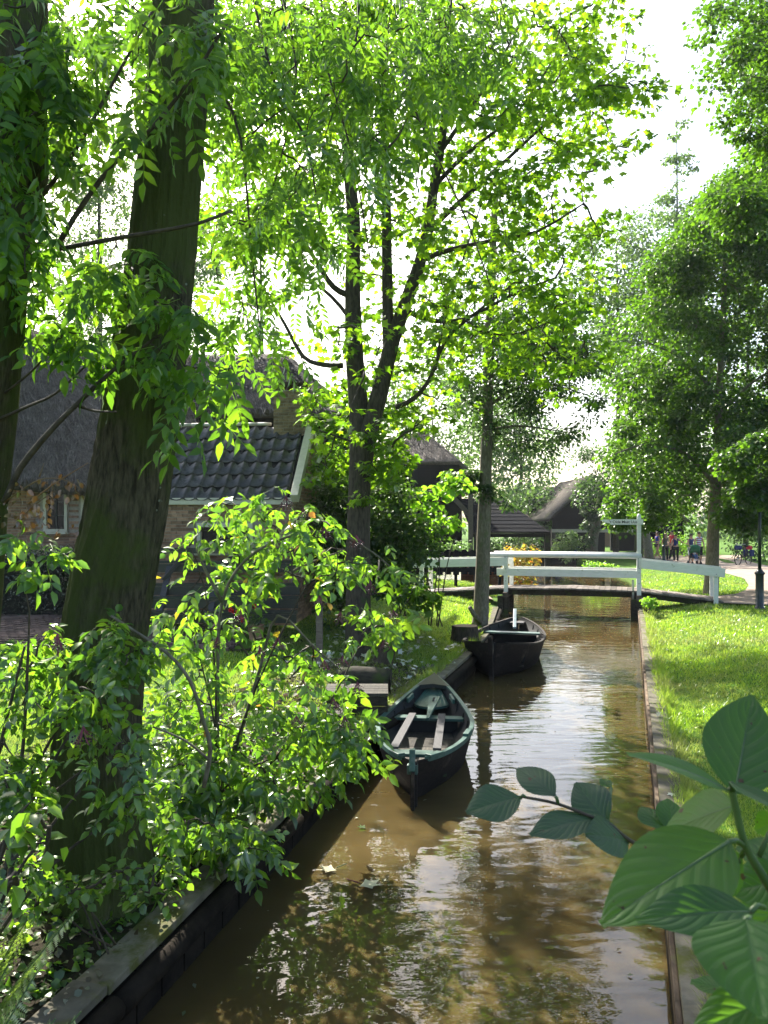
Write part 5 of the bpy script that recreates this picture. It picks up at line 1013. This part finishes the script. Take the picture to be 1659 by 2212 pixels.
shrub('garden_shrub', 'few large shaded leaves of a plant at the left picture edge above the ferns', (-1.75, 2.9, .4), [([(0,1690),(50,1700),(100,1790),(110,1830),(60,1850),(0,1800)], 2.7, 3.0, 5, .06, .1), ([(0,1880),(40,1900),(35,1960),(0,1960)], 2.6, 2.8, 2, .05, .08)], 'leaf_elder', 'big', 5, (.06,.10), 790, stems=4, nparts=60, maxl=1)
shrub('garden_shrub', 'low shaded seedlings and ivy at the foot of the leaning ash trunk', (-1.5, 4.3, .45), [([(40,1830),(150,1880),(340,1860),(420,1900),(300,1975),(100,1990),(30,1930)], 3.95, 4.6, 34, .07, .14)], 'leaf_elder', 'round', 15, (.03,.065), 820, stems=4, maxl=1, sprad=.006)
ground_leaves('leaf_litter', lx, zl, -1, 260, 3.2, 12, .01, .2, 840, 'round', 'litter', (.02,.05), .4, .045)
# clipped hedge by the house
hd_ = thing('box_hedge', at(40,1300,16), 'clipped dark box hedge in front of the farmhouse window', 'hedge'); hp0, hp1 = at(-160,0,15.8).x, at(142,0,15.8).x; hz1 = at(0,1190,15.8).z
MB().box(((hp0+hp1)/2, 16.3, (.8+hz1)/2-.03), (hp1-hp0-.1, 1.0, hz1-.86)).build('core', 'dark', hd_, bevel=.1)
r = RNG(800); n = 9000; f_ = r.random(n); x = r.uniform(hp0, hp1, n); y = r.uniform(15.75, 16.85, n); z = r.uniform(.82, hz1, n); s_ = r.random(n); y = np.where(s_ < .5, 15.76+r.normal(size=n)*.04, y); z = np.where((s_ > .5) & (s_ < .85), hz1+r.normal(size=n)*.03, z); x = np.where(s_ > .85, hp1+r.normal(size=n)*.04, x)
X = xforms(r, np.stack([x,y,z,np.full(n,.05)],1), 1, 1, .1, .9, (.035,.06)); leaves(hd_, r, 'quad', 'leaf_box', X)
# ferns
def fern(label, base, dirs, seed):
    t = thing('fern', base, label, 'fern', 'ferns by the quay'); base = Vector(base); r = RNG(seed); LV, LT = lens(.34, .1, .08, 1)
    for (tip, L) in dirs:
        tip = Vector(tip); Vs, Ts, k = [], [], 0; n = 26; md = base.lerp(tip, .5)+Vector((0,0,.12))
        P = [base.lerp(md, u/10).lerp(md.lerp(tip, u/10), u/10) for u in range(11)]; P = [base*(1-u)**2+md*2*u*(1-u)+tip*u*u for u in [i/n for i in range(n+1)]]
        for i in range(3, n):
            d = (P[i+1]-P[i-1]).normalized(); s = d.cross(Vector((0,0,1))).normalized(); u = i/n; ll = L*math.sin(math.pi*min(1, (1-u)*1.05+.0)**.75)*.95+.012
            for q in (-1, 1):
                dd = np.array((s*q+d*.35+Vector((0,0,-.15))).normalized()); nn = np.array(s.cross(d).normalized()); nn = nn*np.sign(nn[2]); nn -= dd*nn.dot(dd); nn /= np.linalg.norm(nn); x = np.cross(dd, nn)
                m_ = 6
                for j in range(m_):   # small lobes along each pinna
                    o = np.array(P[i])+dd*ll*(j+.3)/m_; ls = ll*.34*(1-.6*j/m_)
                    for g_ in (-1, 1):
                        d2 = dd*.55+x*g_*.8; d2 /= np.linalg.norm(d2); x2 = np.cross(d2, nn); V = o+ls*(LV[:,:1]*x2*1.25+LV[:,1:2]*d2+LV[:,2:]*nn); Vs.append(V); Ts.append(LT+k); k += len(LV)
        fr = link('frond', npmesh('frond', np.concatenate(Vs), np.concatenate(Ts)), 'fern', t)
        MB().tube(P, .003, 4).build('stalk', 'greenstem', fr)
fern('fern with arching fronds beside the near end of the left quay cap', (-1.72, 2.95, .38), [(at(165,1968,3.1), .13), (at(60,1985,2.85), .12), (at(-10,2000,2.7), .11), (at(90,2060,2.9), .11), (at(10,1945,3.2), .10)], 810)
fern('bright fern in the bottom left corner', (-1.5, 2.2, .33), [(at(120,2200,2.5), .11), (at(80,2100,2.5), .11), (at(20,2080,2.3), .11), (at(175,2185,2.45), .07), (at(-40,2120,2.3), .11)], 811)
# withered twig hanging before the farmhouse wall
wb = thing('withered_spray', at(40,1090,4.2), 'brown withered leafy spray hanging before the farmhouse wall', 'dead branch')
sk = branches(wb, 'leaf_dry', [([at(*p) for p in P_], .005, .002) for P_ in ([(10,1085,4.4),(60,1050,4.3),(100,1033,4.25),(150,1040,4.25),(175,1060,4.25)], [(60,1090,4.3),(110,1050,4.25),(190,1000,4.2)], [(30,1140,4.3),(70,1095,4.25),(120,1060,4.2)], [(85,1030,4.25),(95,1000,4.25)])], RNG(812), 5, .1, 'twig')
C = clumps(RNG(813), [(10,1050),(60,1040),(150,1030),(170,1060),(160,1150),(130,1180),(90,1190),(30,1140)], 4.18, 4.35, 16, .04, .09); leaves(wb, RNG(814), 'big', 'leaf_dry', xforms(RNG(815), C, 7, 1, 1.2, 1.2, (.02,.05)), 120)
# ------------------------------------------------------------------ near plants at the right: big leaves built singly
def bigleaf(parent, base, tip, width, face, m, curl=.12, serr=22, sa=.02, fold=.10, quilt=.008, shape=.42, petiole=None, label=None, wave=.03, seed=1):
    """One large leaf with a toothed margin, folded along its midrib and quilted between the side veins."""
    base, tip = Vector(base), Vector(tip); L = (tip-base).length; d = (tip-base)/L; n = Vector(face).normalized(); n = (n-d*n.dot(d)).normalized(); x = d.cross(n); nu, nv = 12, 44; r = RNG(seed); ph = r.uniform(0,6)
    me = bpy.data.meshes.new('leaf'); vs, fs, uvs = [], [], []
    for j in range(nv+1):
        v = j/nv; a = math.pi*v**(math.log(.5)/math.log(shape)); w = math.sin(a)**.80*(1-.28*max(0, v-shape)**1.2) if 0 < v < 1 else .004
        w = max(.004, w*width/2*(1+sa*abs(((v*serr) % 1)-.5)*2*(1 if 0.05 < v < .97 else 0)))
        for i in range(-nu, nu+1):
            u = i/nu; ph_ = v*7-abs(u)*2.66; q = abs((ph_ % 1)-.5)*2
            z = fold*abs(u)*w*2*(1-.4*abs(u))-curl*L*(v-.45)**2+quilt*width*.35*(1-q)*min(1, abs(u)*4)*(1-abs(u))*2+wave*w*math.sin(v*7+ph+u*2)*abs(u)
            p = base+d*(L*v)+x*(u*w)+n*z; vs.append(tuple(p)); uvs.append((u, v))
    k = 2*nu+1
    for j in range(nv):
        for i in range(2*nu): a = j*k+i; fs.append((a, a+1, a+k+1, a+k))
    me.from_pydata(vs, [], fs); me.shade_smooth(); ul = me.uv_layers.new(name='UVMap'); ul.data.foreach_set('uv', np.array([uvs[l.vertex_index] for l in me.loops], np.float32).ravel())
    o = link('leaf', me, m, parent)
    if label: o['label'] = label
    mb = MB(); pts = [base+d*(L*(i/10)*.96)+n*(-curl*L*((i/10)*.96-.45)**2-.0008) for i in range(11)]; mb.tube(pts, [.0019*(L/.15)*(1-.75*i/10) for i in range(11)], 6); mb.build('midrib', 'greenstem', o, True)
    if petiole is not None:
        p = Vector(petiole); MB().tube([p, p.lerp(pts[0], .5)+Vector((0,0,.004)), pts[0]], .0028, 6).build('stalk', 'greenstem', o, True)
    return o
hy = thing('hydrangea', (.78, .85, .33), 'hydrangea with big toothed leaves in the right foreground', 'plant')
st = MB(); S1 = [Vector((.80,.88,.33)), Vector((.72,.86,1.2)), at(1760,2100,.86), at(1665,1922,.86), at(1612,1830,.86), at(1588,1740,.86), at(1580,1700,.86)]
limb(st, S1, .006, .0035, 8, RNG(850), .05, 4); limb(st, [Vector((.80,.9,.33)), Vector((.66,.8,1.2)), at(1800,2300,.75), at(1690,2120,.72), at(1600,2000,.7)], .007, .004, 8, RNG(851), .05, 4); st.build('stem', 'greenstem', hy, True)
up = Vector((0,-.55,1))
H = [ # base, tip, width(px), facing, petiole, curl, label
 ((1575,1815,.82),(1300,1994,.72),205,(-.25,-.75,.8),(1608,1828,.86),.10,'largest dark leaf pointing down left over the canal'),
 ((1583,1738,.88),(1425,1800,.93),150,(.1,-.5,1),(1588,1740,.86),.2,None),
 ((1575,1700,.86),(1362,1620,.80),85,(.3,-.3,1),(1584,1720,.86),.25,None),
 ((1588,1712,.88),(1625,1500,.98),170,(-.25,-1,.25),(1584,1720,.86),.08,None),
 ((1580,1690,.84),(1720,1768,.78),75,(.3,-.3,1),(1584,1710,.86),.1,None),
 ((1600,1850,.9),(1510,1912,.95),110,(0,-.8,.7),(1612,1840,.86),.1,None),
 ((1625,1965,.74),(1378,1982,.70),125,(0,-.65,1),(1650,1960,.76),.22,'pale sheened leaf below the largest one'),
 ((1612,1985,.62),(1650,2200,.56),255,(-.2,-.9,.5),(1625,2000,.7),.15,'broad blurred leaf with a browned edge at the bottom right'),
 ((1700,1900,.95),(1575,1925,.98),110,(.1,-.7,.7),(1680,1930,.9),.1,None),
 ((1700,2140,.62),(1490,2235,.60),120,(-.1,-.7,.8),(1720,2130,.7),.12,None),
 ((1560,2135,.95),(1492,2120,.97),45,(0,-.5,1),(1600,2140,.92),.1,None),
 ((1680,1770,.9),(1632,1795,.92),60,(-.3,-.8,.4),(1640,1850,.88),.1,None),
 ((1560,1880,.98),(1490,1862,1.02),90,(.1,-.4,1),(1600,1860,.9),.2,None),
 ((1690,1860,1.0),(1590,1830,1.03),110,(.1,-.5,1),(1660,1910,.9),.15,None),
 ((1680,1960,1.0),(1590,2060,1.02),110,(-.1,-.6,.8),(1690,1960,.95),.15,None),
]
for i, (b, t_, w, fc, pt, cu, lab) in enumerate(H):
    B_, T_ = at(*b), at(*t_); Y = (b[2]+t_[2])/2; bigleaf(hy, B_, T_, w/F*Y, fc, 'leaf_hyd', cu*.5, 26, .02, .09, .010, .42, at(*pt), lab, .04, 860+i)
hz = thing('hazel_branch', (1.0, 1.35, .33), 'thin branch with rounded toothed leaves reaching over the canal', 'plant')
mb = MB(); limb(mb, [Vector((1.05,1.3,.33)), Vector((.95,1.3,1.3)), at(1650,2000,1.3), at(1480,1880,1.3), at(1365,1818,1.3), at(1312,1778,1.3), at(1285,1768,1.3), at(1206,1737,1.3), at(1128,1721,1.3)], .005, .0022, 7, RNG(880), .08, 4); mb.build('stem', 'twig', hz, True)
Z = [((1126,1720,1.3),(1008,1752,1.27),88,(.15,-.6,.9),.16,(1135,1722,1.3)), ((1199,1716,1.3),(1117,1655,1.36),82,(-.1,-.4,1),.2,(1206,1737,1.3)), ((1284,1765,1.3),(1147,1799,1.24),72,(0,-.55,.9),.14,(1288,1768,1.3)), ((1312,1774,1.3),(1242,1689,1.36),88,(-.3,-.6,.8),.14,(1312,1778,1.3)), ((1360,1817,1.3),(1268,1800,1.24),92,(0,-.7,.7),.14,(1366,1818,1.3)), ((1444,1796,1.32),(1385,1740,1.38),80,(.2,-.5,1),.15,(1450,1860,1.3)), ((1455,1800,1.32),(1445,1722,1.38),70,(.2,-.3,1),.2,(1450,1860,1.3)), ((1320,1700,1.34),(1296,1682,1.36),30,(0,-.3,1),.1,(1312,1778,1.3))]
for i, (b, t_, w, fc, cu, pt) in enumerate(Z):
    bigleaf(hz, at(*b), at(*t_), w/F*1.3, fc, 'leaf_hyd' if i in (5,6,7) else 'leaf_hazel', cu, 24, .07, .06, .030, .50, at(*pt), None, .08, 890+i)
# leaves and a sprig floating on the canal
MV, MT = maple_shape()
for i, (px, py, s, a, m, lab) in enumerate([(713,1748,.19,.9,'leaf_pale','pale maple leaf floating nearest the boat bow'), (727,1875,.17,2.0,'leaf_pale','pale maple leaf floating in mid canal, upper of a close pair'), (775,1908,.20,-1.9,'leaf_pale','pale maple leaf with a pink stalk floating just below another'), (785,1790,.09,.4,'leaf_bright','small green leaf sprig floating on the brown water')]):
    p = onz(px, py, .012); t = thing('floating_leaf', p, lab, 'leaf', 'leaves floating on the canal'); V = MV.copy(); V[:,2] = -V[:,2]*.8+.02; c, s_ = math.cos(a), math.sin(a)
    V2 = np.stack([(V[:,0]*c-V[:,1]*s_)*s+p.x, (V[:,0]*s_+V[:,1]*c)*s+p.y, V[:,2]*s+p.z], 1); link('blade', npmesh('blade', V2, MT), m, t); q = Vector((p.x+.5*s*s_, p.y-.5*s*c, p.z+.02)); MB().tube([p+Vector((0,0,.004)), q], .003, 5).build('stalk', 'berrystalk' if i == 2 else 'greenstem', t)
r = RNG(990); n = 220; Y_ = r.uniform(4.2, 20, n); x_ = np.array([lx(y)+.08+(rx(y)-lx(y)-.16)*(q**1.6 if k % 3 else 1-q**2) for k, (y, q) in enumerate(zip(Y_, r.random(n)))]); d_ = r.normal(size=(n,3)); d_[:,2] = 0; d_ /= np.linalg.norm(d_, axis=1)[:,None]; u_ = np.tile(np.array([0,0,1.]), (n,1))
tag(link('floating_debris', leafmesh('floating_debris', r, SHAPES['quad'], (np.stack([x_, Y_, np.full(n,.012)], 1), np.cross(d_, u_), d_, u_, r.uniform(.012,.045,n))), 'litter'), kind='stuff')
# ------------------------------------------------------------------ smaller things in the garden
ps = thing('plank_stand', (-2.9, 13.9, .85), 'black stepped plank stand along the annex wall behind the elder bush', 'plant stand')
for k, (y, z) in enumerate(((14.25,2.0),(14.0,1.62),(13.75,1.42),(13.5,1.20))): MB().box((-2.75, y, z), (2.6, .2 if k else .05, .05)).build('plank', 'blackpaint', ps); MB().box((-2.75, y-.08, z-.1), (2.6, .025, .14)).build('plank', 'blackpaint', ps)
for x in (-3.75,-2.9,-2.1): MB().beam((x+.32, 14.27, 2.22), (x-.05, 13.95, 1.70), .05, .07).build('strut', 'blackpaint', ps); MB().beam((x, 14.2, 1.95), (x, 13.5, 1.15), .05, .1, (1,0,0)).build('leg', 'blackpaint', ps); MB().box((x, 13.5, 1.0), (.06,.06,.42)).build('leg', 'blackpaint', ps)
MB().box((-2.75, 14.28, 2.2), (2.7,.05,.1)).build('rail', 'blackpaint', ps)
gr_ = thing('geranium', (-2.1, 12.9, .85), 'geranium with red flower heads behind the elder bush', 'flower'); mb = MB(); r = RNG(900)
MB().lathe((-2.05,12.95,.82), [(.10,0),(.14,.22),(.15,.24),(.13,.24)], 14).build('pot', 'brick_s', gr_)
for px, py in ((557,1300),(557,1318),(548,1310),(510,1325),(500,1318),(522,1338)):
    c = at(px, py, 12.9); mb = MB()
    for k in range(14): d = Vector((r.normal(), r.normal(), r.normal())).normalized()*.035; mb.ball(c+d, .016, 6, 4)
    f_ = mb.build('flower_head', 'redflower', gr_, True); MB().tube([c, (c+Vector((-2.05,12.95,1.05)))/2+Vector((0,0,.05)), (-2.05,12.95,1.05)], .004, 4).build('stalk', 'greenstem', f_)
leaves(gr_, r, 'heart', 'leaf_dark', xforms(r, np.array([(-2.05,12.95,1.15,.2),(-2.2,12.9,1.1,.18),(-1.95,12.9,1.08,.18)]), 26, .7, .2, .5, (.06,.09)))
def stump(label, c, R, h, seed, lean=(0,0), jag=0):
    t = thing('tree_stump', c, label, 'stump'); r = RNG(seed); n = 24; mb = MB(); c = Vector(c)
    for z, k in ((-.05,1.22),(.05,1.1),(h*.4,1.0),(h*.8,.97),(h,.95)):
        for q in range(n):
            a = 2*math.pi*q/n; rr = R*k*(1+.05*math.sin(3*a+seed)+.04*math.sin(7*a)+r.normal()*.012); zz = z+(jag*(.5+.5*math.sin(2*a+1))*max(0, math.sin(5*a+seed)) if z == h else 0); mb.v.append((c.x+math.cos(a)*rr+lean[0]*z, c.y+math.sin(a)*rr+lean[1]*z, c.z+zz))
    for i in range(4):
        for q in range(n): a, b = i*n+q, i*n+(q+1) % n; mb.f.append((a, b, b+n, a+n))
    mb.build('bark', 'stumpside', t, True); mc = MB(); tp = mb.v[4*n:]; ce = Vector((0,0,0))
    for p in tp: ce += Vector(p)/n
    mc.v = [tuple(ce+Vector((0,0,.012)))]+[tuple(Vector(p).lerp(ce, .05)+Vector((0,0,.006))) for p in tp]; mc.f = [(0, i+1, (i+1) % n+1) for i in range(n)]; mc.build('cut_face', 'endgrain', t)
p = at(1007,1376,16.0); stump('round sawn tree stump on the lawn beside the bare trunk', (p.x, 16.1, zl(p.x,16.1)), .27, .34, 5)
p = at(825,1400,12.9); stump('jagged weathered stump leaning right, in front of the maple', (p.x, 12.9, zl(p.x,12.9)), .15, .50, 9, (.42,0), .16)
lg = thing('mossy_log', (-.15, 11.0, .5), 'thick moss covered log lying on the bank behind the wooden steps', 'log'); mb = MB(); limb(mb, [Vector((-.60,11.2,.52)), Vector((-.25,11.15,.53)), Vector((.08,11.1,.50))], .19, .18, 16, RNG(905), .08); mb.build('bark', 'pile', lg, True); MB().tube([Vector((.082,11.1,.5)), Vector((.09,11.1,.5))], .165, 14).build('cut_face', 'stumpside', lg)
po = thing('garden_post', at(690,1357,12.3), 'short weathered grey post standing in the dark bed near the maple', 'post'); q = at(690,1275,12.3); MB().box((q.x, 12.3, (q.z+.5)/2), (.10,.09,q.z-.5)).build('shaft', 'oldwood', po, bevel=.008); MB().box((q.x, 12.3, q.z+.008), (.085,.075,.018)).build('top', 'endgrain', po)
ws = thing('wooden_steps', (-.35, 9.9, .35), 'two dark plank steps on the quay beside the nearer boat', 'steps')
for (x0, x1, y0, y1, zt) in ((-.72,.05,9.75,10.35,.62),(-.85,-.38,9.35,9.74,.46)):
    nb = 4
    for k in range(nb): MB().box(((x0+x1)/2, y0+(k+.5)*(y1-y0)/nb, zt), (x1-x0, (y1-y0)/nb-.012, .035)).build('plank', 'floorboard', ws)
    for k in range(3): MB().box(((x0+x1)/2, y0+.02, zt-.08-.12*k), (x1-x0-.02, .03, .11)).build('plank', 'pile', ws)
    MB().box((x1-.02, (y0+y1)/2, zt-.16), (.03, y1-y0-.06, .28)).build('side', 'pile', ws)
# street lamps
def lamp(label, c, H_, k=1.0):
    t = thing('street_lamp', c, label, 'street lamp', 'lamp posts along the path'); c = Vector(c)
    MB().lathe(c, [(.135*k,-.05),(.135*k,.02),(.10*k,.06),(.098*k,.85*k),(.105*k,.87*k),(.125*k,.89*k),(.125*k,.92*k),(.08*k,.97*k),(.045*k,1.02*k)], 12).build('base', 'lampiron', t, True)
    MB().tube([c+Vector((0,0,1.0*k)), c+Vector((0,0,H_))], [.042*k,.034*k], 10).build('pole', 'lampiron', t, True)
    MB().lathe(c+Vector((0,0,H_)), [(.04,0),(.09,.04),(.06,.07),(.10,.10)], 10).build('collar', 'lampiron', t, True)
    MB().lathe(c+Vector((0,0,H_+.10)), [(.10,0),(.19,.36)], 6).build('lantern_glass', 'lampglass', t)
    MB().lathe(c+Vector((0,0,H_+.46)), [(.21,0),(.20,.03),(.10,.14),(.03,.2),(.02,.27)], 6).build('lantern_cap', 'lampiron', t)
p = at(1641,1312,20.6); lamp('dark lamp post with thick base on the lawn at the right picture edge', (p.x, 20.6, zr(p.x,20.6)), 2.95)
p = at(1434,1211,45); lamp('slender green lamp post among the walkers on the path', (p.x, 45, .48), 3.2, .95)
# ------------------------------------------------------------------ the walkers
def person(label, c, H_, face, shirt, legs, hair, legkind='trousers', arms=None, stride=.12, sleeves=True, hairlong=False, glasses=False, wide=1.0, shoes='blackcloth', seated=False, group='walkers on the path'):
    c = Vector(c); t = thing('person', c, label, 'person', group); k = H_/1.75; ca, sa_ = math.cos(face), math.sin(face)
    def T(p): x, y, z = p; return c+Vector((x*ca-y*sa_, x*sa_+y*ca, z))*k           # local: +x to the figure's left, -y forward
    arms = arms or [(.27,.02,1.12),(.30,-.06,.86)]
    aL, aR = (arms[:2], [(-x, y, z) for x, y, z in arms[:2]]) if len(arms) == 2 else (arms[:2], arms[2:])
    V = [(0,0,.95),(0,0,1.10),(0,.01,1.28),(0,.01,1.42),(0,.0,1.50),(0,-.02,1.58),(0,-.015,1.70)]; E = [(0,1),(1,2),(2,3),(3,4),(4,5),(5,6)]; R = [.135*wide,.115*wide,.13*wide,.085,.055,.085,.075]
    for q, A in ((1, aL), (-1, aR)):
        i = len(V); V += [(q*.165*wide,.01,1.40), A[0], A[1]]; E += [(3,i),(i,i+1),(i+1,i+2)]; R += [.058,.042,.030]
    for q in (1, -1):
        i = len(V); st = q*stride
        V += ([(q*.09*wide,0,.88),(q*.10,-st*.6,.48),(q*.10,st,.09),(q*.11,st-.13,.03)] if not seated else [(q*.08,-.05,.92),(q*.09,-.40,.92),(q*.09,-.42,.55),(q*.09,-.52,.50)]); E += [(0,i),(i,i+1),(i+1,i+2),(i+2,i+3)]; R += [.085*wide,.060,.042,.035]
    def skin(name, idx, grow, m, parent):
        mp_ = {a: b for b, a in enumerate(idx)}; me = bpy.data.meshes.new(name); me.from_pydata([tuple(T(V[i])) for i in idx], [(mp_[a], mp_[b]) for a, b in E if a in mp_ and b in mp_], [])
        o = link(name, me, m, parent); o.modifiers.new('skin', 'SKIN'); sv = me.skin_vertices[0].data
        for j, i in enumerate(idx): rr = (R[i]+grow)*k; sv[j].radius = (rr, rr*(.72 if i in (1,2) else .8 if i in (0,3) else 1)); sv[j].use_root = (j == 0)
        s2 = o.modifiers.new('smooth', 'SUBSURF'); s2.levels = 1; s2.render_levels = 1; o.modifiers['skin'].use_smooth_shade = True; return o
    skin('body', list(range(len(V))), 0, 'skin', t)
    skin('shirt', [0,1,2,3,7,10]+([8,11] if sleeves else []), .014, shirt, t) if not sleeves else skin('shirt', [0,1,2,3,7,10], .016, shirt, t)
    if legkind == 'trousers': skin('trousers', [0,13,14,15,17,18,19], .016, legs, t)
    else: skin('shorts', [0,13,14,17,18] if legkind == 'shorts' else [0,13,17], .02, legs, t)
    mb = MB(); hc = T((0,.012,1.665)); mb.ball(hc, (.098*k,.102*k,.095*k), 10, 8)
    if hairlong: mb.ball(T((0,.06,1.56)), (.085*k,.06*k,.15*k), 8, 6)
    mb.build('hair', hair, t, True)
    for q in (15, 19):
        a, b = T((V[q][0], V[q][1]+.03, V[q][2]-.055)), T((V[q+1][0], V[q+1][1]-.03, V[q+1][2]-.0)); MB().tube([a, a.lerp(b,.5), b], [.045*k,.048*k,.035*k], 8).build('shoe', shoes, t, True)
    for A in (aL, aR):
        w = Vector(A[1]); d = (w-Vector(A[0])).normalized(); s = d.cross(Vector((0,1,0))); s = s.normalized() if s.length > .1 else Vector((1,0,0)); mb = MB(); mb.tube([T(w), T(w+d*.05), T(w+d*.085)], [.026*k,.036*k,.030*k], 8)
        for f_ in range(4): o_ = w+d*.08+s*(f_-1.5)*.017; L_ = (.065,.075,.07,.055)[f_]; mb.tube([T(o_), T(o_+d*L_*.5+Vector((0,-.006,0))), T(o_+d*L_+Vector((0,-.02,0)))], [.009*k,.008*k,.006*k], 5)
        mb.tube([T(w+d*.03+s*.03), T(w+d*.06+s*.055+Vector((0,-.01,0))), T(w+d*.085+s*.06+Vector((0,-.02,0)))], [.010*k,.009*k,.007*k], 5); mb.build('hand', 'skin', t, True)
    fm = MB(); fm.ball(T((0,-.112,1.615)), .014*k, 6, 4).build('nose', 'skin', t, True)
    for q in (-1, 1): MB().ball(T((q*.034,-.095,1.645)), (.022*k if glasses else .010*k,)*3, 6, 4).build('sunglass_lens' if glasses else 'eye', 'blackpaint', t, True); MB().ball(T((q*.092,-.005,1.63)), (.014*k,.02*k,.03*k), 6, 4).build('ear', 'skin', t, True)
    MB().ball(T((0,-.10,1.575)), (.025*k,.012*k,.008*k), 6, 4).build('mouth', 'redflower', t, True)
    return t
gz = .47; fx = lambda px, Y: Vector((at(px,0,Y).x, Y, gz))
person('woman in a blue top and black shorts with sunglasses on her face, walking left', fx(1420,49), 1.66, math.radians(-70), 'blue', 'blackcloth', 'hairbrown', 'skirt', [(.22,-.02,1.14),(.14,-.24,1.10),(-.22,.0,1.14),(-.14,-.22,1.12)], .16, False, True, True)
person('short haired woman in a patterned teal top behind the slender lamp post', fx(1438,46), 1.60, math.radians(-10), 'teal', 'blackcloth', 'hairfair', 'trousers', [(.22,.0,1.12),(.20,-.16,.95)], .08)
person('man in a red shirt and dark trousers, tallest of the group', fx(1452,46.6), 1.78, math.radians(-50), 'red', 'blackcloth', 'hairblack', 'trousers', [(.24,.0,1.12),(.14,-.18,.95)], .14, True, False, True)
person('dark haired woman in a navy top stretching one arm out', fx(1460,45), 1.58, math.radians(-25), 'navy', 'blackcloth', 'hairbrown', 'trousers', [(.38,.02,1.22),(.56,.05,1.16),(-.26,.0,1.12),(-.28,-.08,.9)], .10, False, True, False, 1.12)
person('woman in a lilac vest and white shorts pushing the pushchair', fx(1493,43), 1.62, math.radians(5), 'lilac', 'whitecloth', 'hairbrown', 'shorts', [(.22,-.05,1.14),(.16,-.30,1.02)], .06, False, True)
person('man in a striped shirt and dark shorts walking beside the pushchair', fx(1510,42.3), 1.74, math.radians(5), 'stripecloth', 'blackcloth', 'hairbrown', 'shorts', [(.26,.0,1.12),(.22,-.12,.9)], .10)
sc_ = fx(1501,41.8)
person('small child in a white shirt and jeans sitting in the pushchair', sc_+Vector((0,.05,.02)), .95, 0, 'whitecloth', 'denim', 'hairfair', 'trousers', [(.20,-.02,1.15),(.16,-.20,1.05)], .05, seated=True, shoes='whitecloth', group='child in the pushchair')
bg_ = thing('pushchair', sc_, 'green hooded pushchair with a seated child, on the path', 'pushchair')
MB().box(sc_+Vector((0,.20,.62)), (.40,.06,.52)).box(sc_+Vector((0,.02,.40)), (.40,.36,.06)).build('seat', 'blackcloth', bg_, bevel=.02)
mb = MB()
for i in range(7):
    a = math.radians(10+i*23)
    for j in range(7): x = (j-3)/3*.25; mb.v.append(tuple(sc_+Vector((x, .18-.30*math.sin(a)*(1-.15*(x/.25)**2), .72+.34*(1-.2*(x/.25)**2)-.28*(1-math.cos(a-.6))))))
for i in range(6):
    for j in range(6): a = i*7+j; mb.f.append((a, a+1, a+8, a+7))
h_ = mb.build('hood', 'strollergreen', bg_, True); sm = h_.modifiers.new('thick', 'SOLIDIFY'); sm.thickness = .015
for q in (-1, 1):
    MB().beam(sc_+Vector((q*.22,.42,1.02)), sc_+Vector((q*.22,-.22,.14)), .025, .025).beam(sc_+Vector((q*.22,.30,.14)), sc_+Vector((q*.22,-.02,.5)), .025, .025).build('frame', 'blackpaint', bg_)
    for y in (-.24,.32): MB().tube([sc_+Vector((q*.22-.02,y,.11)), sc_+Vector((q*.22+.02,y,.11))], .11, 16).build('wheel', 'rubber', bg_)
MB().beam(sc_+Vector((-.24,.42,1.02)), sc_+Vector((.24,.42,1.02)), .03, .03).build('handle', 'rubber', bg_)
# bicycle with bags
bc = fx(1606,42); by = thing('bicycle', bc, 'dark bicycle loaded with blue and red bags by the hedge at the right', 'bicycle'); ba = math.radians(38); bf = Vector((-math.cos(ba), -math.sin(ba), 0)); bs_ = Vector((bf.y, -bf.x, 0))
def BP(a, z, s=0): return bc+bf*a+bs_*s+Vector((0,0,z))
for a in (-.52, .55):
    wh = MB(); n = 22; ring = [BP(a+.33*math.cos(2*math.pi*i/n), .35+.33*math.sin(2*math.pi*i/n)) for i in range(n+1)]; w_ = MB().tube(ring, .022, 6, False).build('wheel', 'rubber', by, True); sp = MB()
    for i in range(0, n, 2): sp.tube([BP(a, .35), ring[i]], .003, 3, False)
    sp.tube([BP(a, .35, -.05), BP(a, .35, .05)], .03, 8).build('spokes', 'steel', w_)
fr = MB()
for a, b in ((BP(-.52,.35), BP(-.15,.35)), (BP(-.52,.35), BP(-.25,.85)), (BP(-.15,.35), BP(-.25,.95)), (BP(-.15,.35), BP(.36,.85)), (BP(-.22,.82), BP(.36,.9)), (BP(.55,.35), BP(.34,1.05))): fr.tube([a, b], .02, 8)
fr.build('frame', 'blackpaint', by, True); MB().tube([BP(.30,1.10,-.28), BP(.36,1.08,-.1), BP(.36,1.08,.1), BP(.30,1.10,.28)], .014, 8).build('handlebar', 'steel', by, True); MB().ball(BP(-.27,.99), (.13,.11,.05), 10, 6).build('saddle', 'rubber', by, True)
for s in (-.16, .16): MB().box(BP(-.55,.62,s), (.34,.13,.34), (bf, bs_, Vector((0,0,1)))).build('bag', 'navy', by, bevel=.04)
MB().box(BP(-.55,.90), (.30,.26,.20), (bf, bs_, Vector((0,0,1)))).build('bag', 'red', by, bevel=.05); MB().box(BP(.5,.92), (.2,.34,.22), (bf, bs_, Vector((0,0,1)))).build('bag', 'navy', by, bevel=.04)
